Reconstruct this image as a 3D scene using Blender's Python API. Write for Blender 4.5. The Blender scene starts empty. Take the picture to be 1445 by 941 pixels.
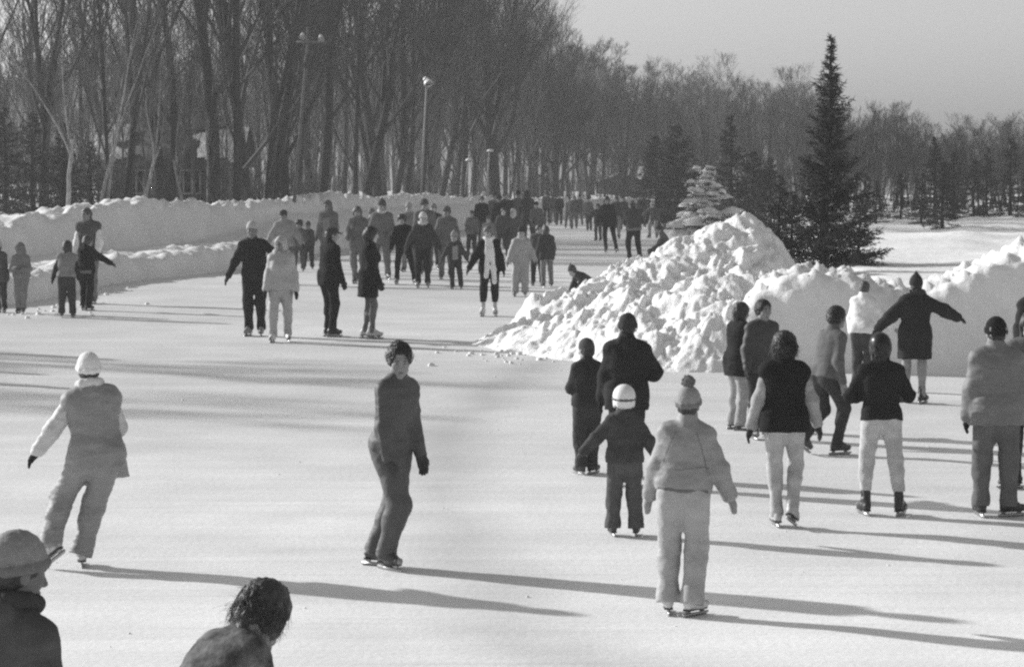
import bpy, math, random
import numpy as np
from mathutils import Matrix, Vector

scene = bpy.context.scene
COL = scene.collection
F = 3600.0                      # focal length in photo pixels (photo 1445 x 941)
CX, CY, HORIZ = 722.5, 470.5, 190.0
CAM_H = 3.3
PITCH = math.atan((CY - HORIZ) / F)
R2D = math.radians

# ------------------------------------------------------------------ layout helpers
def ice_z(y):
    """Height of the ice: level near the camera, then falling 2 percent away."""
    y = np.asarray(y, dtype=float)
    t = y - 60.0
    return -0.0215 * (0.5 * (t + np.sqrt(t * t + 36.0)))

def ray(px, py):
    u, v = px - CX, py - CY
    c, s = math.cos(PITCH), math.sin(PITCH)
    return np.array([u, F * c - v * s, -F * s - v * c])

def at(px, py, Y):
    d = ray(px, py)
    d = d * (Y / d[1])
    return np.array([d[0], Y, CAM_H + d[2]])

def on_ice(px, py):
    lo, hi = 3.0, 400.0
    for _ in range(60):
        m = 0.5 * (lo + hi)
        if at(px, py, m)[2] > float(ice_z(m)):
            lo = m
        else:
            hi = m
    p = at(px, py, lo)
    p[2] = float(ice_z(lo))
    return p

# ------------------------------------------------------------------ noise
_rs = np.random.RandomState(7)
_T = _rs.rand(64, 64, 64).astype(np.float32)

def vnoise(p):
    p = np.asarray(p, dtype=np.float32)
    i = np.floor(p).astype(np.int32)
    f = p - i
    f = f * f * (3 - 2 * f)
    i0 = i & 63
    i1 = (i + 1) & 63
    x0, y0, z0 = i0[..., 0], i0[..., 1], i0[..., 2]
    x1, y1, z1 = i1[..., 0], i1[..., 1], i1[..., 2]
    fx, fy, fz = f[..., 0], f[..., 1], f[..., 2]
    def L(a, b, t): return a + (b - a) * t
    return L(L(L(_T[x0, y0, z0], _T[x1, y0, z0], fx), L(_T[x0, y1, z0], _T[x1, y1, z0], fx), fy),
             L(L(_T[x0, y0, z1], _T[x1, y0, z1], fx), L(_T[x0, y1, z1], _T[x1, y1, z1], fx), fy), fz)

def fbm(p, octaves=4, gain=0.5):
    p = np.asarray(p, dtype=np.float32)
    a, s, t = 1.0, 0.0, 0.0
    for o in range(octaves):
        s = s + a * (vnoise(p * (2.03 ** o) + 11.7 * o) * 2 - 1)
        t += a
        a *= gain
    return s / t

def cells(p):
    """Worley F1/F2 distances in the unit lattice."""
    p = np.asarray(p, dtype=np.float32)
    b = np.floor(p).astype(np.int32)
    f1 = np.full(p.shape[:-1], 9.0, np.float32)
    f2 = f1.copy()
    idv = np.zeros(p.shape[:-1], np.float32)
    for dx in (-1, 0, 1):
        for dy in (-1, 0, 1):
            for dz in (-1, 0, 1):
                c = b + np.array([dx, dy, dz], np.int32)
                w = c & 63
                o = np.stack([_T[w[..., 0], w[..., 1], w[..., 2]], _T[w[..., 1], w[..., 2], w[..., 0]],
                              _T[w[..., 2], w[..., 0], w[..., 1]]], -1)
                d = np.sqrt((((c + o) - p) ** 2).sum(-1))
                near = d < f1
                f2 = np.where(near, f1, np.minimum(f2, d))
                idv = np.where(near, _T[w[..., 2], w[..., 1], w[..., 0]], idv)
                f1 = np.where(near, d, f1)
    return f1, f2, idv

def sstep(a, b, x):
    t = np.clip((x - a) / (b - a), 0, 1)
    return t * t * (3 - 2 * t)

# ------------------------------------------------------------------ meshes and objects
def mesh_arrays(name, verts, faces, smooth=False, mats=None, fmat=None):
    """verts (n,3); faces: list of int arrays, each (m, k)."""
    me = bpy.data.meshes.new(name)
    verts = np.asarray(verts, np.float32)
    faces = [np.asarray(f, np.int32) for f in faces if len(f)]
    me.vertices.add(len(verts))
    me.vertices.foreach_set('co', verts.ravel())
    loops = np.concatenate([f.ravel() for f in faces])
    tot = np.concatenate([np.full(len(f), f.shape[1], np.int32) for f in faces])
    start = np.concatenate([[0], np.cumsum(tot)[:-1]]).astype(np.int32)
    me.loops.add(len(loops))
    me.loops.foreach_set('vertex_index', loops)
    me.polygons.add(len(tot))
    me.polygons.foreach_set('loop_start', start)
    me.polygons.foreach_set('loop_total', tot)
    if smooth:
        me.polygons.foreach_set('use_smooth', np.ones(len(tot), bool))
    for m in (mats or []):
        me.materials.append(m)
    if fmat is not None:
        me.polygons.foreach_set('material_index', np.asarray(fmat, np.int32))
    me.update(calc_edges=True)
    return me

def link(name, data, parent=None, loc=None, rotz=None):
    o = bpy.data.objects.new(name, data)
    COL.objects.link(o)
    if parent is not None:
        o.parent = parent
    if loc is not None:
        o.location = loc
    if rotz is not None:
        o.rotation_euler = (0, 0, rotz)
    return o

def tag(o, label=None, cat=None, group=None, kind=None):
    if label: o['label'] = label
    if cat: o['category'] = cat
    if group: o['group'] = group
    if kind: o['kind'] = kind
    return o

class MB:
    """Collects simple solids into one mesh."""
    def __init__(self):
        self.v, self.f4, self.f3, self.n = [], [], [], 0
    def add(self, v, q=(), t=()):
        v = np.asarray(v, float)
        self.v.append(v)
        if len(q): self.f4.append(np.asarray(q, int) + self.n)
        if len(t): self.f3.append(np.asarray(t, int) + self.n)
        self.n += len(v)
    def box(self, a, b):
        x0, y0, z0 = a; x1, y1, z1 = b
        v = [(x0,y0,z0),(x1,y0,z0),(x1,y1,z0),(x0,y1,z0),(x0,y0,z1),(x1,y0,z1),(x1,y1,z1),(x0,y1,z1)]
        self.add(v, [(0,3,2,1),(4,5,6,7),(0,1,5,4),(1,2,6,5),(2,3,7,6),(3,0,4,7)])
    def hexa(self, v8):
        self.add(v8, [(0,3,2,1),(4,5,6,7),(0,1,5,4),(1,2,6,5),(2,3,7,6),(3,0,4,7)])
    def tube(self, pts, radii, ns=10, cap=True):
        v, q, t = tube(pts, radii, ns, cap)
        self.add(v, q, t)
    def lathe(self, prof, c=(0,0,0), ns=16):
        ang = np.linspace(0, 2*np.pi, ns, endpoint=False)
        v = [(c[0]+r*math.cos(a), c[1]+r*math.sin(a), c[2]+z) for r, z in prof for a in ang]
        q = [(i*ns+j, i*ns+(j+1) % ns, (i+1)*ns+(j+1) % ns, (i+1)*ns+j) for i in range(len(prof)-1) for j in range(ns)]
        self.add(v, q)
    def mesh(self, name, mats, smooth=False):
        fs = []
        if self.f4: fs.append(np.concatenate(self.f4))
        if self.f3: fs.append(np.concatenate(self.f3))
        return mesh_arrays(name, np.concatenate(self.v), fs, smooth, mats)
    def build(self, name, mat, parent=None, smooth=False):
        return link(name, self.mesh(name, [mat], smooth), parent)

def tube(pts, radii, ns=8, cap=True):
    pts = np.asarray(pts, float); n = len(pts)
    tan = np.gradient(pts, axis=0)
    tan /= np.linalg.norm(tan, axis=1, keepdims=True) + 1e-9
    ref = np.array([0.31, 0.95, 0.05]) if abs(tan[0][1]) < 0.9 else np.array([1.0, 0, 0])
    V = []
    ang = np.linspace(0, 2*np.pi, ns, endpoint=False)
    for i in range(n):
        a = np.cross(tan[i], ref); a /= np.linalg.norm(a) + 1e-9
        b = np.cross(tan[i], a)
        V.append(pts[i] + radii[i]*(np.cos(ang)[:, None]*a + np.sin(ang)[:, None]*b))
    V = np.concatenate(V)
    q = [(i*ns+j, i*ns+(j+1) % ns, (i+1)*ns+(j+1) % ns, (i+1)*ns+j) for i in range(n-1) for j in range(ns)]
    t = []
    if cap:
        V = np.concatenate([V, pts[:1], pts[-1:]])
        for j in range(ns):
            t.append((n*ns, (j+1) % ns, j))
            t.append((n*ns+1, (n-1)*ns+j, (n-1)*ns+(j+1) % ns))
    return V, q, t

def prisms(A, B, ra, rb, ns=3):
    """Many tapered prisms at once."""
    A = np.asarray(A, np.float32); B = np.asarray(B, np.float32)
    ra = np.asarray(ra, np.float32)[:, None]; rb = np.asarray(rb, np.float32)[:, None]
    d = B - A
    d /= np.linalg.norm(d, axis=1, keepdims=True) + 1e-9
    ref = np.where(np.abs(d[:, 2:3]) < 0.8, np.array([[0, 0, 1.0]]), np.array([[1.0, 0, 0]]))
    u = np.cross(d, ref); u /= np.linalg.norm(u, axis=1, keepdims=True) + 1e-9
    w = np.cross(d, u)
    n = len(A)
    V = np.empty((n, 2*ns, 3), np.float32)
    for k in range(ns):
        a = 2*math.pi*k/ns
        o = math.cos(a)*u + math.sin(a)*w
        V[:, k] = A + o*ra
        V[:, ns+k] = B + o*rb
    base = (np.arange(n)*2*ns)[:, None]
    Q = np.concatenate([base + np.array([[k, (k+1) % ns, ns+(k+1) % ns, ns+k]]) for k in range(ns)])
    return V.reshape(-1, 3), Q

# ------------------------------------------------------------------ materials (the photograph is black and white film: every base colour is a grey)
_M = {}
def gray(v): return (v, v, v, 1.0)

def make_mat(name, v, rough=0.9, var=0.15, scale=6.0, bump=0.0, bscale=60.0, spec=0.2, metal=0.0, coords='Object', detail=4.0):
    key = (name, round(v, 4), rough, var, scale, bump, bscale)
    if key in _M: return _M[key]
    m = bpy.data.materials.new(name)
    m.use_nodes = True
    nt = m.node_tree; N = nt.nodes; Lk = nt.links
    b = N['Principled BSDF']
    b.inputs['Roughness'].default_value = rough
    b.inputs['Specular IOR Level'].default_value = spec
    b.inputs['Metallic'].default_value = metal
    tc = N.new('ShaderNodeTexCoord')
    nz = N.new('ShaderNodeTexNoise')
    nz.inputs['Scale'].default_value = scale
    nz.inputs['Detail'].default_value = detail
    nz.inputs['Roughness'].default_value = 0.6
    Lk.new(tc.outputs[coords], nz.inputs['Vector'])
    mr = N.new('ShaderNodeMapRange')
    mr.inputs['From Min'].default_value = 0.25
    mr.inputs['From Max'].default_value = 0.75
    mr.inputs['To Min'].default_value = v*(1-var)
    mr.inputs['To Max'].default_value = min(0.95, v*(1+var))
    Lk.new(nz.outputs['Fac'], mr.inputs['Value'])
    Lk.new(mr.outputs['Result'], b.inputs['Base Color'])
    if bump > 0:
        n2 = N.new('ShaderNodeTexNoise')
        n2.inputs['Scale'].default_value = bscale
        n2.inputs['Detail'].default_value = 5.0
        Lk.new(tc.outputs[coords], n2.inputs['Vector'])
        bp = N.new('ShaderNodeBump')
        bp.inputs['Strength'].default_value = 0.6
        bp.inputs['Distance'].default_value = bump
        Lk.new(n2.outputs['Fac'], bp.inputs['Height'])
        Lk.new(bp.outputs['Normal'], b.inputs['Normal'])
    _M[key] = m
    return m

def mottled(v): return make_mat('mottled_cloth', v, 0.9, 0.85, 12.0, 0.008, 40.0, spec=0.1)
def cloth(v): return make_mat('cloth', v, 0.95, 0.28, 6.0, 0.004, 55.0, spec=0.1)
def shell(v): return make_mat('nylon_shell', v, 0.6, 0.14, 7.0, 0.003, 35.0, spec=0.3)
def knit(v): return make_mat('knitwear', v, 1.0, 0.16, 45.0, 0.006, 120.0, spec=0.05)
def leather(v): return make_mat('skate_leather', v, 0.45, 0.2, 20.0, 0.0, 50, spec=0.4)
def skin(v): return make_mat('skin', v, 0.6, 0.08, 14.0, 0.0, 50, spec=0.3)
def hairm(v): return make_mat('hair', v, 0.5, 0.6, 60.0, 0.006, 140.0, spec=0.4)
STEEL = make_mat('blade_steel', 0.35, 0.3, 0.1, 20.0, 0, 50, metal=0.8)

def bark(v, name='bark'):
    return make_mat(name, v, 0.95, 0.45, 3.0, 0.01, 14.0, spec=0.1)
# ================================================================== ice, snow, banks
def snow_mat(name, v=0.84, var=0.06, scale=0.8, bump=0.03, bscale=9.0):
    m = bpy.data.materials.new(name)
    m.use_nodes = True
    nt = m.node_tree; N = nt.nodes; Lk = nt.links
    b = N['Principled BSDF']
    b.inputs['Roughness'].default_value = 0.75
    b.inputs['Specular IOR Level'].default_value = 0.25
    tc = N.new('ShaderNodeTexCoord')
    nz = N.new('ShaderNodeTexNoise'); nz.inputs['Scale'].default_value = scale; nz.inputs['Detail'].default_value = 6
    Lk.new(tc.outputs['Object'], nz.inputs['Vector'])
    mr = N.new('ShaderNodeMapRange')
    mr.inputs['From Min'].default_value = 0.3; mr.inputs['From Max'].default_value = 0.7
    mr.inputs['To Min'].default_value = v*(1-var*2); mr.inputs['To Max'].default_value = min(0.93, v*(1+var))
    Lk.new(nz.outputs['Fac'], mr.inputs['Value'])
    Lk.new(mr.outputs['Result'], b.inputs['Base Color'])
    n2 = N.new('ShaderNodeTexNoise'); n2.inputs['Scale'].default_value = bscale; n2.inputs['Detail'].default_value = 8
    n2.inputs['Roughness'].default_value = 0.65
    Lk.new(tc.outputs['Object'], n2.inputs['Vector'])
    bp = N.new('ShaderNodeBump'); bp.inputs['Strength'].default_value = 0.7; bp.inputs['Distance'].default_value = bump
    Lk.new(n2.outputs['Fac'], bp.inputs['Height'])
    Lk.new(bp.outputs['Normal'], b.inputs['Normal'])
    return m

def ice_mat():
    m = bpy.data.materials.new('scuffed_ice')
    m.use_nodes = True
    nt = m.node_tree; N = nt.nodes; Lk = nt.links
    b = N['Principled BSDF']
    b.inputs['Roughness'].default_value = 0.55
    b.inputs['Specular IOR Level'].default_value = 0.25
    tc = N.new('ShaderNodeTexCoord')
    def noise(scale, vec, detail=5, rough=0.55, dist=0.0):
        n = N.new('ShaderNodeTexNoise')
        n.inputs['Scale'].default_value = scale; n.inputs['Detail'].default_value = detail
        n.inputs['Roughness'].default_value = rough; n.inputs['Distortion'].default_value = dist
        Lk.new(vec, n.inputs['Vector']); return n.outputs['Fac']
    def mapping(rz, sx, sy):
        mp = N.new('ShaderNodeMapping'); mp.inputs['Rotation'].default_value = (0, 0, rz)
        mp.inputs['Scale'].default_value = (sx, sy, 1)
        Lk.new(tc.outputs['Object'], mp.inputs['Vector']); return mp.outputs['Vector']
    def rng(x, a, c, lo, hi):
        r = N.new('ShaderNodeMapRange')
        for k, v in (('From Min', a), ('From Max', c), ('To Min', lo), ('To Max', hi)): r.inputs[k].default_value = v
        Lk.new(x, r.inputs['Value']); return r.outputs['Result']
    def math_(op, x, y):
        n = N.new('ShaderNodeMath'); n.operation = op
        for i, v in enumerate((x, y)):
            if isinstance(v, (int, float)): n.inputs[i].default_value = v
            else: Lk.new(v, n.inputs[i])
        return n.outputs[0]
    big = rng(noise(0.16, tc.outputs['Object'], 3), 0.3, 0.7, 0.60, 0.73)          # swept and unswept patches
    blotch = rng(noise(0.7, tc.outputs['Object'], 6), 0.3, 0.7, 0.90, 1.08)
    grain = rng(noise(38.0, tc.outputs['Object'], 3), 0.3, 0.7, 0.94, 1.05)
    # skate tracks: thin long noise streaks in several directions
    t1 = rng(noise(1.0, mapping(0.35, 0.45, 26), 3, 0.6, 0.6), 0.58, 0.68, 1.0, 0.88)
    t2 = rng(noise(1.0, mapping(-0.7, 0.4, 30), 3, 0.6, 0.8), 0.59, 0.68, 1.0, 0.89)
    t3 = rng(noise(1.0, mapping(1.4, 0.5, 22), 3, 0.6, 0.5), 0.60, 0.69, 1.0, 1.11)
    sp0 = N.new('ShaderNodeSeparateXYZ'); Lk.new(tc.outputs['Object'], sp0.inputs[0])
    near_y = math_('ADD', sp0.outputs['Y'], math_('MULTIPLY', noise(0.12, tc.outputs['Object'], 5), 16.0))
    near_bright = rng(near_y, 20.0, 40.0, 1.38, 1.0)     # foreground brightness painted into the ice colour, fading out with a noisy edge
    v = math_('MULTIPLY', big, near_bright)
    v = math_('MULTIPLY', v, rng(noise(1.0, mapping(0.45, 0.05, 1.1), 4, 0.6, 0.4), 0.35, 0.65, 0.955, 1.03))     # broad scraped sweeps
    v = math_('MULTIPLY', v, rng(noise(1.0, mapping(-0.5, 0.07, 2.6), 4, 0.6, 0.5), 0.40, 0.66, 1.02, 0.96))
    for x in (blotch, grain, t1, t2, t3): v = math_('MULTIPLY', v, x)
    # an older worn lane that curves round the heap (a band about a circle)
    sep = N.new('ShaderNodeSeparateXYZ'); Lk.new(tc.outputs['Object'], sep.inputs[0])
    dx = math_('SUBTRACT', sep.outputs['X'], 52.3); dy = math_('SUBTRACT', sep.outputs['Y'], 26.0)
    rr = math_('SQRT', math_('ADD', math_('MULTIPLY', dx, dx), math_('MULTIPLY', dy, dy)), 0)
    wob = math_('MULTIPLY', noise(0.5, tc.outputs['Object'], 3), 1.0)
    band = math_('ABSOLUTE', math_('SUBTRACT', math_('ADD', rr, wob), 53.5), 0)
    lane = rng(band, 0.05, 0.6, 0.80, 1.0)
    v = math_('MULTIPLY', v, lane)
    Lk.new(v, b.inputs['Base Color'])
    bp = N.new('ShaderNodeBump'); bp.inputs['Strength'].default_value = 0.5; bp.inputs['Distance'].default_value = 0.012
    hgt = math_('ADD', noise(14.0, tc.outputs['Object'], 8, 0.65), math_('MULTIPLY', t1, 0.8))
    Lk.new(hgt, bp.inputs['Height']); Lk.new(bp.outputs['Normal'], b.inputs['Normal'])
    return m

SNOW = snow_mat('snow', 0.78)
SNOW_FIELD = snow_mat('field_snow', 0.82, 0.06, 0.4, 0.05, 3.0)
SNOW_HEAP = snow_mat('ploughed_snow', 0.85, 0.05, 1.5, 0.05, 11.0)

RINK = np.array([(-60, -12), (-60, 24), (-22, 40.0), (-9.6, 47.5), (-9.2, 57.7), (-7.0, 63.5), (-5.9, 87.6), (-2.3, 132), (4.1, 192),
                 (13, 204), (19, 203), (10, 110), (4.9, 56), (3.5, 45), (3.3, 36.4), (3.5, 35.75), (5.5, 35.3), (7.0, 35.0), (14, 34.6), (30, 33.5), (60, 30), (60, -12)], float)

def poly_dist(P, poly):
    """Signed distance to a polygon, negative inside."""
    d = np.full(len(P), 1e9); inside = np.zeros(len(P), bool)
    n = len(poly)
    for i in range(n):
        a, b = poly[i], poly[(i+1) % n]
        e = b - a; w = P - a
        t = np.clip((w @ e) / (e @ e), 0, 1)
        d = np.minimum(d, np.hypot(*(w - t[:, None]*e).T))
        c1 = (a[1] <= P[:, 1]) & (b[1] > P[:, 1]) & (e[0]*w[:, 1] - e[1]*w[:, 0] > 0)
        c2 = (a[1] > P[:, 1]) & (b[1] <= P[:, 1]) & (e[0]*w[:, 1] - e[1]*w[:, 0] <= 0)
        inside ^= (c1 | c2)
    return np.where(inside, -d, d)

def field_z(x, y):
    """Height of the snow-covered ground around the rink."""
    x = np.asarray(x, float); y = np.asarray(y, float)
    shp = np.broadcast(x, y).shape
    X = np.broadcast_to(x, shp).ravel(); Y = np.broadcast_to(y, shp).ravel()
    P = np.stack([X, Y], 1)
    d = poly_dist(P, RINK)
    t = sstep(0.02, 0.085, X/np.maximum(Y, 5))
    off = (1.12 + 0.73*sstep(5, 15, d))*(1-t) + 1.1*t
    m = sstep(3.2, 4.6, d)*(1-t) + sstep(0.9, 2.4, d)*t
    out = sstep(2.0, 6.0, d)
    n = fbm(np.stack([X*0.22, Y*0.16, X*0+3.1], 1), 3)*0.26*out*sstep(230, 120, Y) + fbm(np.stack([X*1.1, Y*0.8, X*0+9.1], 1), 2)*0.07*out*sstep(160, 90, Y)
    z = ice_z(Y) - 0.08 + (off + 0.04)*m + n
    return z.reshape(shp)

def grid_mesh(xs, ys, zf):
    X, Y = np.meshgrid(xs, ys)
    Z = zf(X, Y)
    V = np.stack([X, Y, Z], -1).reshape(-1, 3)
    nx, ny = len(xs), len(ys)
    i = np.arange((ny-1)*(nx-1)); r = i // (nx-1); c = i % (nx-1)
    a = r*nx + c
    return V, np.stack([a, a+1, a+nx+1, a+nx], 1)

ys = np.concatenate([np.arange(-14, 30, 2.0), np.arange(30, 110, 0.45), np.arange(110, 260, 1.5), np.geomspace(260, 470, 20)])
xs = np.concatenate([-np.geomspace(330, 48, 20), np.arange(-46, -18, 1.0), np.arange(-18, 24, 0.3), np.arange(24, 60, 1.2), np.geomspace(62, 330, 20)])
V, Q = grid_mesh(xs, ys, field_z)
tag(link('snow_ground', mesh_arrays('snow_ground', V, [Q], True, [SNOW_FIELD])), kind='structure')

ys = np.concatenate([np.arange(-12, 30, 2.0), np.arange(30, 210, 1.5)])
V, Q = grid_mesh(np.arange(-60, 61, 4.0), ys, lambda X, Y: ice_z(Y) + 0.0*X)
C = V[Q].mean(1)
Q = Q[poly_dist(C[:, :2], RINK) < 5.0]
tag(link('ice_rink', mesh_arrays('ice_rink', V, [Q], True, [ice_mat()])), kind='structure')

# ---- banks thrown up by the plough: a lofted profile with lumpy lips
def smooth_path(pts, it=3):
    p = np.asarray(pts, float)
    for _ in range(it):
        a = p[:-1]*0.75 + p[1:]*0.25; b = p[:-1]*0.25 + p[1:]*0.75
        p = np.concatenate([p[:1], np.stack([a, b], 1).reshape(-1, p.shape[1]), p[-1:]])
    return p

def bank(name, pts, prof_fn, step0, seed, label, side=1, fr=1.0):
    """pts: (x, y); profile: list of (outward distance, height, lumpiness)."""
    p = smooth_path(pts)
    out = [p[0]]
    for a, b in zip(p[:-1], p[1:]):
        L = np.linalg.norm(b-a); st = max(step0, min(a[1], b[1])*0.0013)
        k = max(1, int(L/st))
        for i in range(1, k+1): out.append(a + (b-a)*i/k)
    p = np.array(out)
    t = np.gradient(p, axis=0); t /= np.linalg.norm(t, axis=1, keepdims=True)
    # smooth the normals
    nrm = np.stack([-t[:, 1], t[:, 0]], 1)*side
    for _ in range(30):
        nrm[1:-1] = (nrm[:-2] + nrm[1:-1]*2 + nrm[2:])/4
    nrm /= np.linalg.norm(nrm, axis=1, keepdims=True)
    rows = []
    for i in range(len(p)):
        pr = np.array(prof_fn(p[i]), float)
        s = np.concatenate([[0], np.cumsum(np.hypot(np.diff(pr[:, 0]), np.diff(pr[:, 1])))])
        u = np.linspace(0, s[-1], 64)
        rows.append(np.stack([np.interp(u, s, pr[:, k]) for k in range(3)], 1))
    R = np.array(rows)                                   # (n, m, 3)
    n, m = R.shape[:2]
    XY = p[:, None, :] + nrm[:, None, :]*R[:, :, :1]
    Z = ice_z(p[:, 1])[:, None] + R[:, :, 1]
    P = np.concatenate([XY, Z[..., None]], -1)
    dn = np.gradient(R[:, :, 0], axis=1); dz = np.gradient(R[:, :, 1], axis=1)
    l = np.hypot(dn, dz) + 1e-6
    face = np.stack([-dz/l*nrm[:, None, 0], -dz/l*nrm[:, None, 1], dn/l], -1)
    A = R[:, :, 2]
    q = (P + seed)*fr
    lump = fbm(q*np.array([1.6, 1.6, 1.9]), 3)*0.8 + (0.55 - cells(q*2.3)[0])*1.1 + (0.5 - cells(q*5.0)[0])*0.8
    wav = fbm(q*np.array([0.35, 0.35, 0.2]), 2)
    fine = fbm(q*7.0, 3)
    P = P + face*(A*lump + 0.10*wav*(R[:, :, 1] > 0.05) + 0.022*fine + (A*.32 + .004)*(0.5 - cells(q*11.0)[0]))[..., None]
    P[:, :, 2] = np.where(R[:, :, 1] <= 0.0, ice_z(p[:, 1])[:, None] - 0.05, P[:, :, 2])
    a = (np.arange(n-1)[:, None]*m + np.arange(m-1)[None]).ravel()
    Q = np.stack([a, a+1, a+m+1, a+m], 1)
    if side > 0: Q = Q[:, ::-1]
    o = link(name, mesh_arrays(name, P.reshape(-1, 3), [Q], True, [SNOW]))
    return tag(o, label, 'snow bank', 'ploughed snow banks round the rink')

def left_prof(p):
    y = p[1]
    two = float(sstep(84, 74, y))                        # the lower ledge runs out half way
    top = float(np.interp(y, [30, 48, 58, 66, 90, 120, 190], [1.2, 1.12, 1.22, 1.5, 1.64, 1.6, 1.2])) + 0.07*math.sin(p[1]*0.21)
    a = [(-0.1, 0.0, 0), (0.0, 0.02, .01), (0.06, 0.30*two + .2*(1-two), .015), (0.13, 0.44*two+.5*(1-two), .05*two+.01), (0.28, 0.50*two+.8*(1-two), .17*two+.01), (0.75, 0.50*two+1.1*(1-two), .15*two+.01),
         (1.05+1.9*two, 0.46*two+1.2*(1-two), .05*two+.01), (1.16+1.9*two, .8*two+1.25*(1-two), .02), (1.26+1.9*two, top-.3, .03), (1.36+1.9*two, top-.1, .12), (1.5+1.9*two, top+.04, .30), (1.9+1.9*two, top+.05, .25), (2.6+1.9*two, top-.02, .09), (3.6+1.9*two, top-.15, .06), (5.5+1.9*two, .7, 0)]
    return a

bank('snow_bank', [(-60, 24), (-22, 40.0), (-9.6, 47.5), (-9.2, 57.7), (-7.0, 63.5), (-5.9, 87.6), (-2.3, 132), (4.1, 192), (13, 204), (22, 202)],
     left_prof, 0.07, 3.3, 'long ploughed snow bank with a lower ledge, along the left side of the rink')

def right_prof(p):
    x = p[0]
    top = float(np.interp(x, [2.9, 3.4, 4.0, 4.6, 5.0, 5.4, 5.9, 7.1, 12, 30], [.5, 1.2, 1.42, 1.36, 1.2, 1.08, 1.3, 1.72, 1.85, 1.8]))
    return [(-0.1, 0, 0), (0, .02, .01), (.07, .35, .015), (.14, top*.55, .02), (.24, top*.8, .03), (.34, top-.1, .07), (.55, top, .15), (1.1, top+.03, .2), (2.0, top-.06, .15), (3.2, top-.32, .06), (4.6, .75, 0)]
bank('snow_bank', [(2.9, 35.85), (3.8, 35.7), (5.5, 35.3), (7.0, 35.0), (14, 34.6), (30, 33.5), (60, 30)], right_prof, 0.04, 8.1, fr=1.6, label=
     'shaded ploughed snow bank with a bright crumbly lip, right of the snow heap')

# ---- the big heap of ploughed chunks
RIDGE = np.array([(-0.15, 39.8, 0.02), (0.2, 40.1, .12), (0.6, 40.5, .48), (1.34, 41.0, .92), (2.04, 41.3, 1.12), (2.76, 41.7, 1.48), (3.36, 42.0, 1.70), (3.97, 42.3, 1.88), (4.25, 42.3, 1.66), (4.5, 41.8, 1.1), (5.3, 41.0, .85)])
FOOT = np.array([(1.0, 39.4, .55), (1.9, 38.8, .85), (2.7, 38.2, 1.1), (3.3, 37.6, 1.2), (4.2, 38.4, 1.22), (5.2, 38.3, .85)])
def heap_z(X, Y):
    sh = X.shape
    P = np.stack([X.ravel(), Y.ravel()], 1).astype(float)
    H = np.full(len(P), -2.0)
    for line, sl in ((RIDGE, 0.66), (FOOT, 0.72)):
        for a, b in zip(line[:-1], line[1:]):
            e = (b-a)[:2]; w = P - a[:2]
            t = np.clip((w @ e)/(e @ e), 0, 1)
            dv = w - t[:, None]*e
            dd = np.hypot(dv[:, 0], dv[:, 1])
            h = a[2] + (b[2]-a[2])*t
            k = np.where(dv[:, 1] < 0, sl, 0.8)
            v = h - k*dd*dd/(dd + 0.75)
            H = np.maximum(H, v) + 0.05*np.maximum(0, 1-np.abs(H-v)/0.2)**2
    H = H - np.where(P[:, 1] > 39.9, np.clip(P[:, 0]-4.3, 0, .7)*1.3, 0)
    q = np.stack([P[:, 0], P[:, 1], H*0.8], 1)
    lift = np.clip(0.25 + H*1.4, 0, 1)*(1 - .3*sstep(4.0, 4.7, P[:, 0]))
    w = q + 0.35*np.stack([fbm(q*1.3+5, 2), fbm(q*1.3+9, 2), fbm(q*1.3+13, 2)], 1)
    f1, f2, idv = cells(w*np.array([2.0, 1.5, 1.5]))
    g1, g2, gid = cells(w*np.array([4.6, 3.6, 3.6]) + 7)
    h1, h2, hid = cells(w*np.array([10.0, 8.0, 8.5]) + 3)
    n = (idv-.5)*0.26*sstep(0.0, 0.32, f2-f1) + (gid-.5)*0.14*sstep(0, 0.22, g2-g1) + (hid-.5)*0.065*sstep(0, .2, h2-h1) + 0.24*fbm(q*1.2, 5) + 0.05*fbm(q*np.array([9.0, 5.0, 6.0]), 3)
    z = H + n*lift
    wall = np.interp(P[:, 0], [2.9, 3.5, 5.5, 7.0, 9], [30, 36.15, 35.9, 35.6, 35.5])
    z = np.where((P[:, 0] > 3.2) & (P[:, 1] < wall), -0.3, z)
    z = np.where(H < -0.35, np.minimum(z, -0.2), z)
    return (z + ice_z(P[:, 1])).reshape(sh)

V, Q = grid_mesh(np.arange(-2.4, 8.2, 0.028), np.arange(34.6, 47.5, 0.032), heap_z)
zc = V[Q][:, :, 2].max(1)
Q = Q[zc > -0.06]
used = np.unique(Q); rm = np.full(len(V), -1); rm[used] = np.arange(len(used))
o = link('snow_heap', mesh_arrays('snow_heap', V[used], [rm[Q]], True, [SNOW_HEAP]))
tag(o, 'big sunlit heap of ploughed snow chunks standing on the ice in front of the spruce', 'snow heap')

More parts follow.
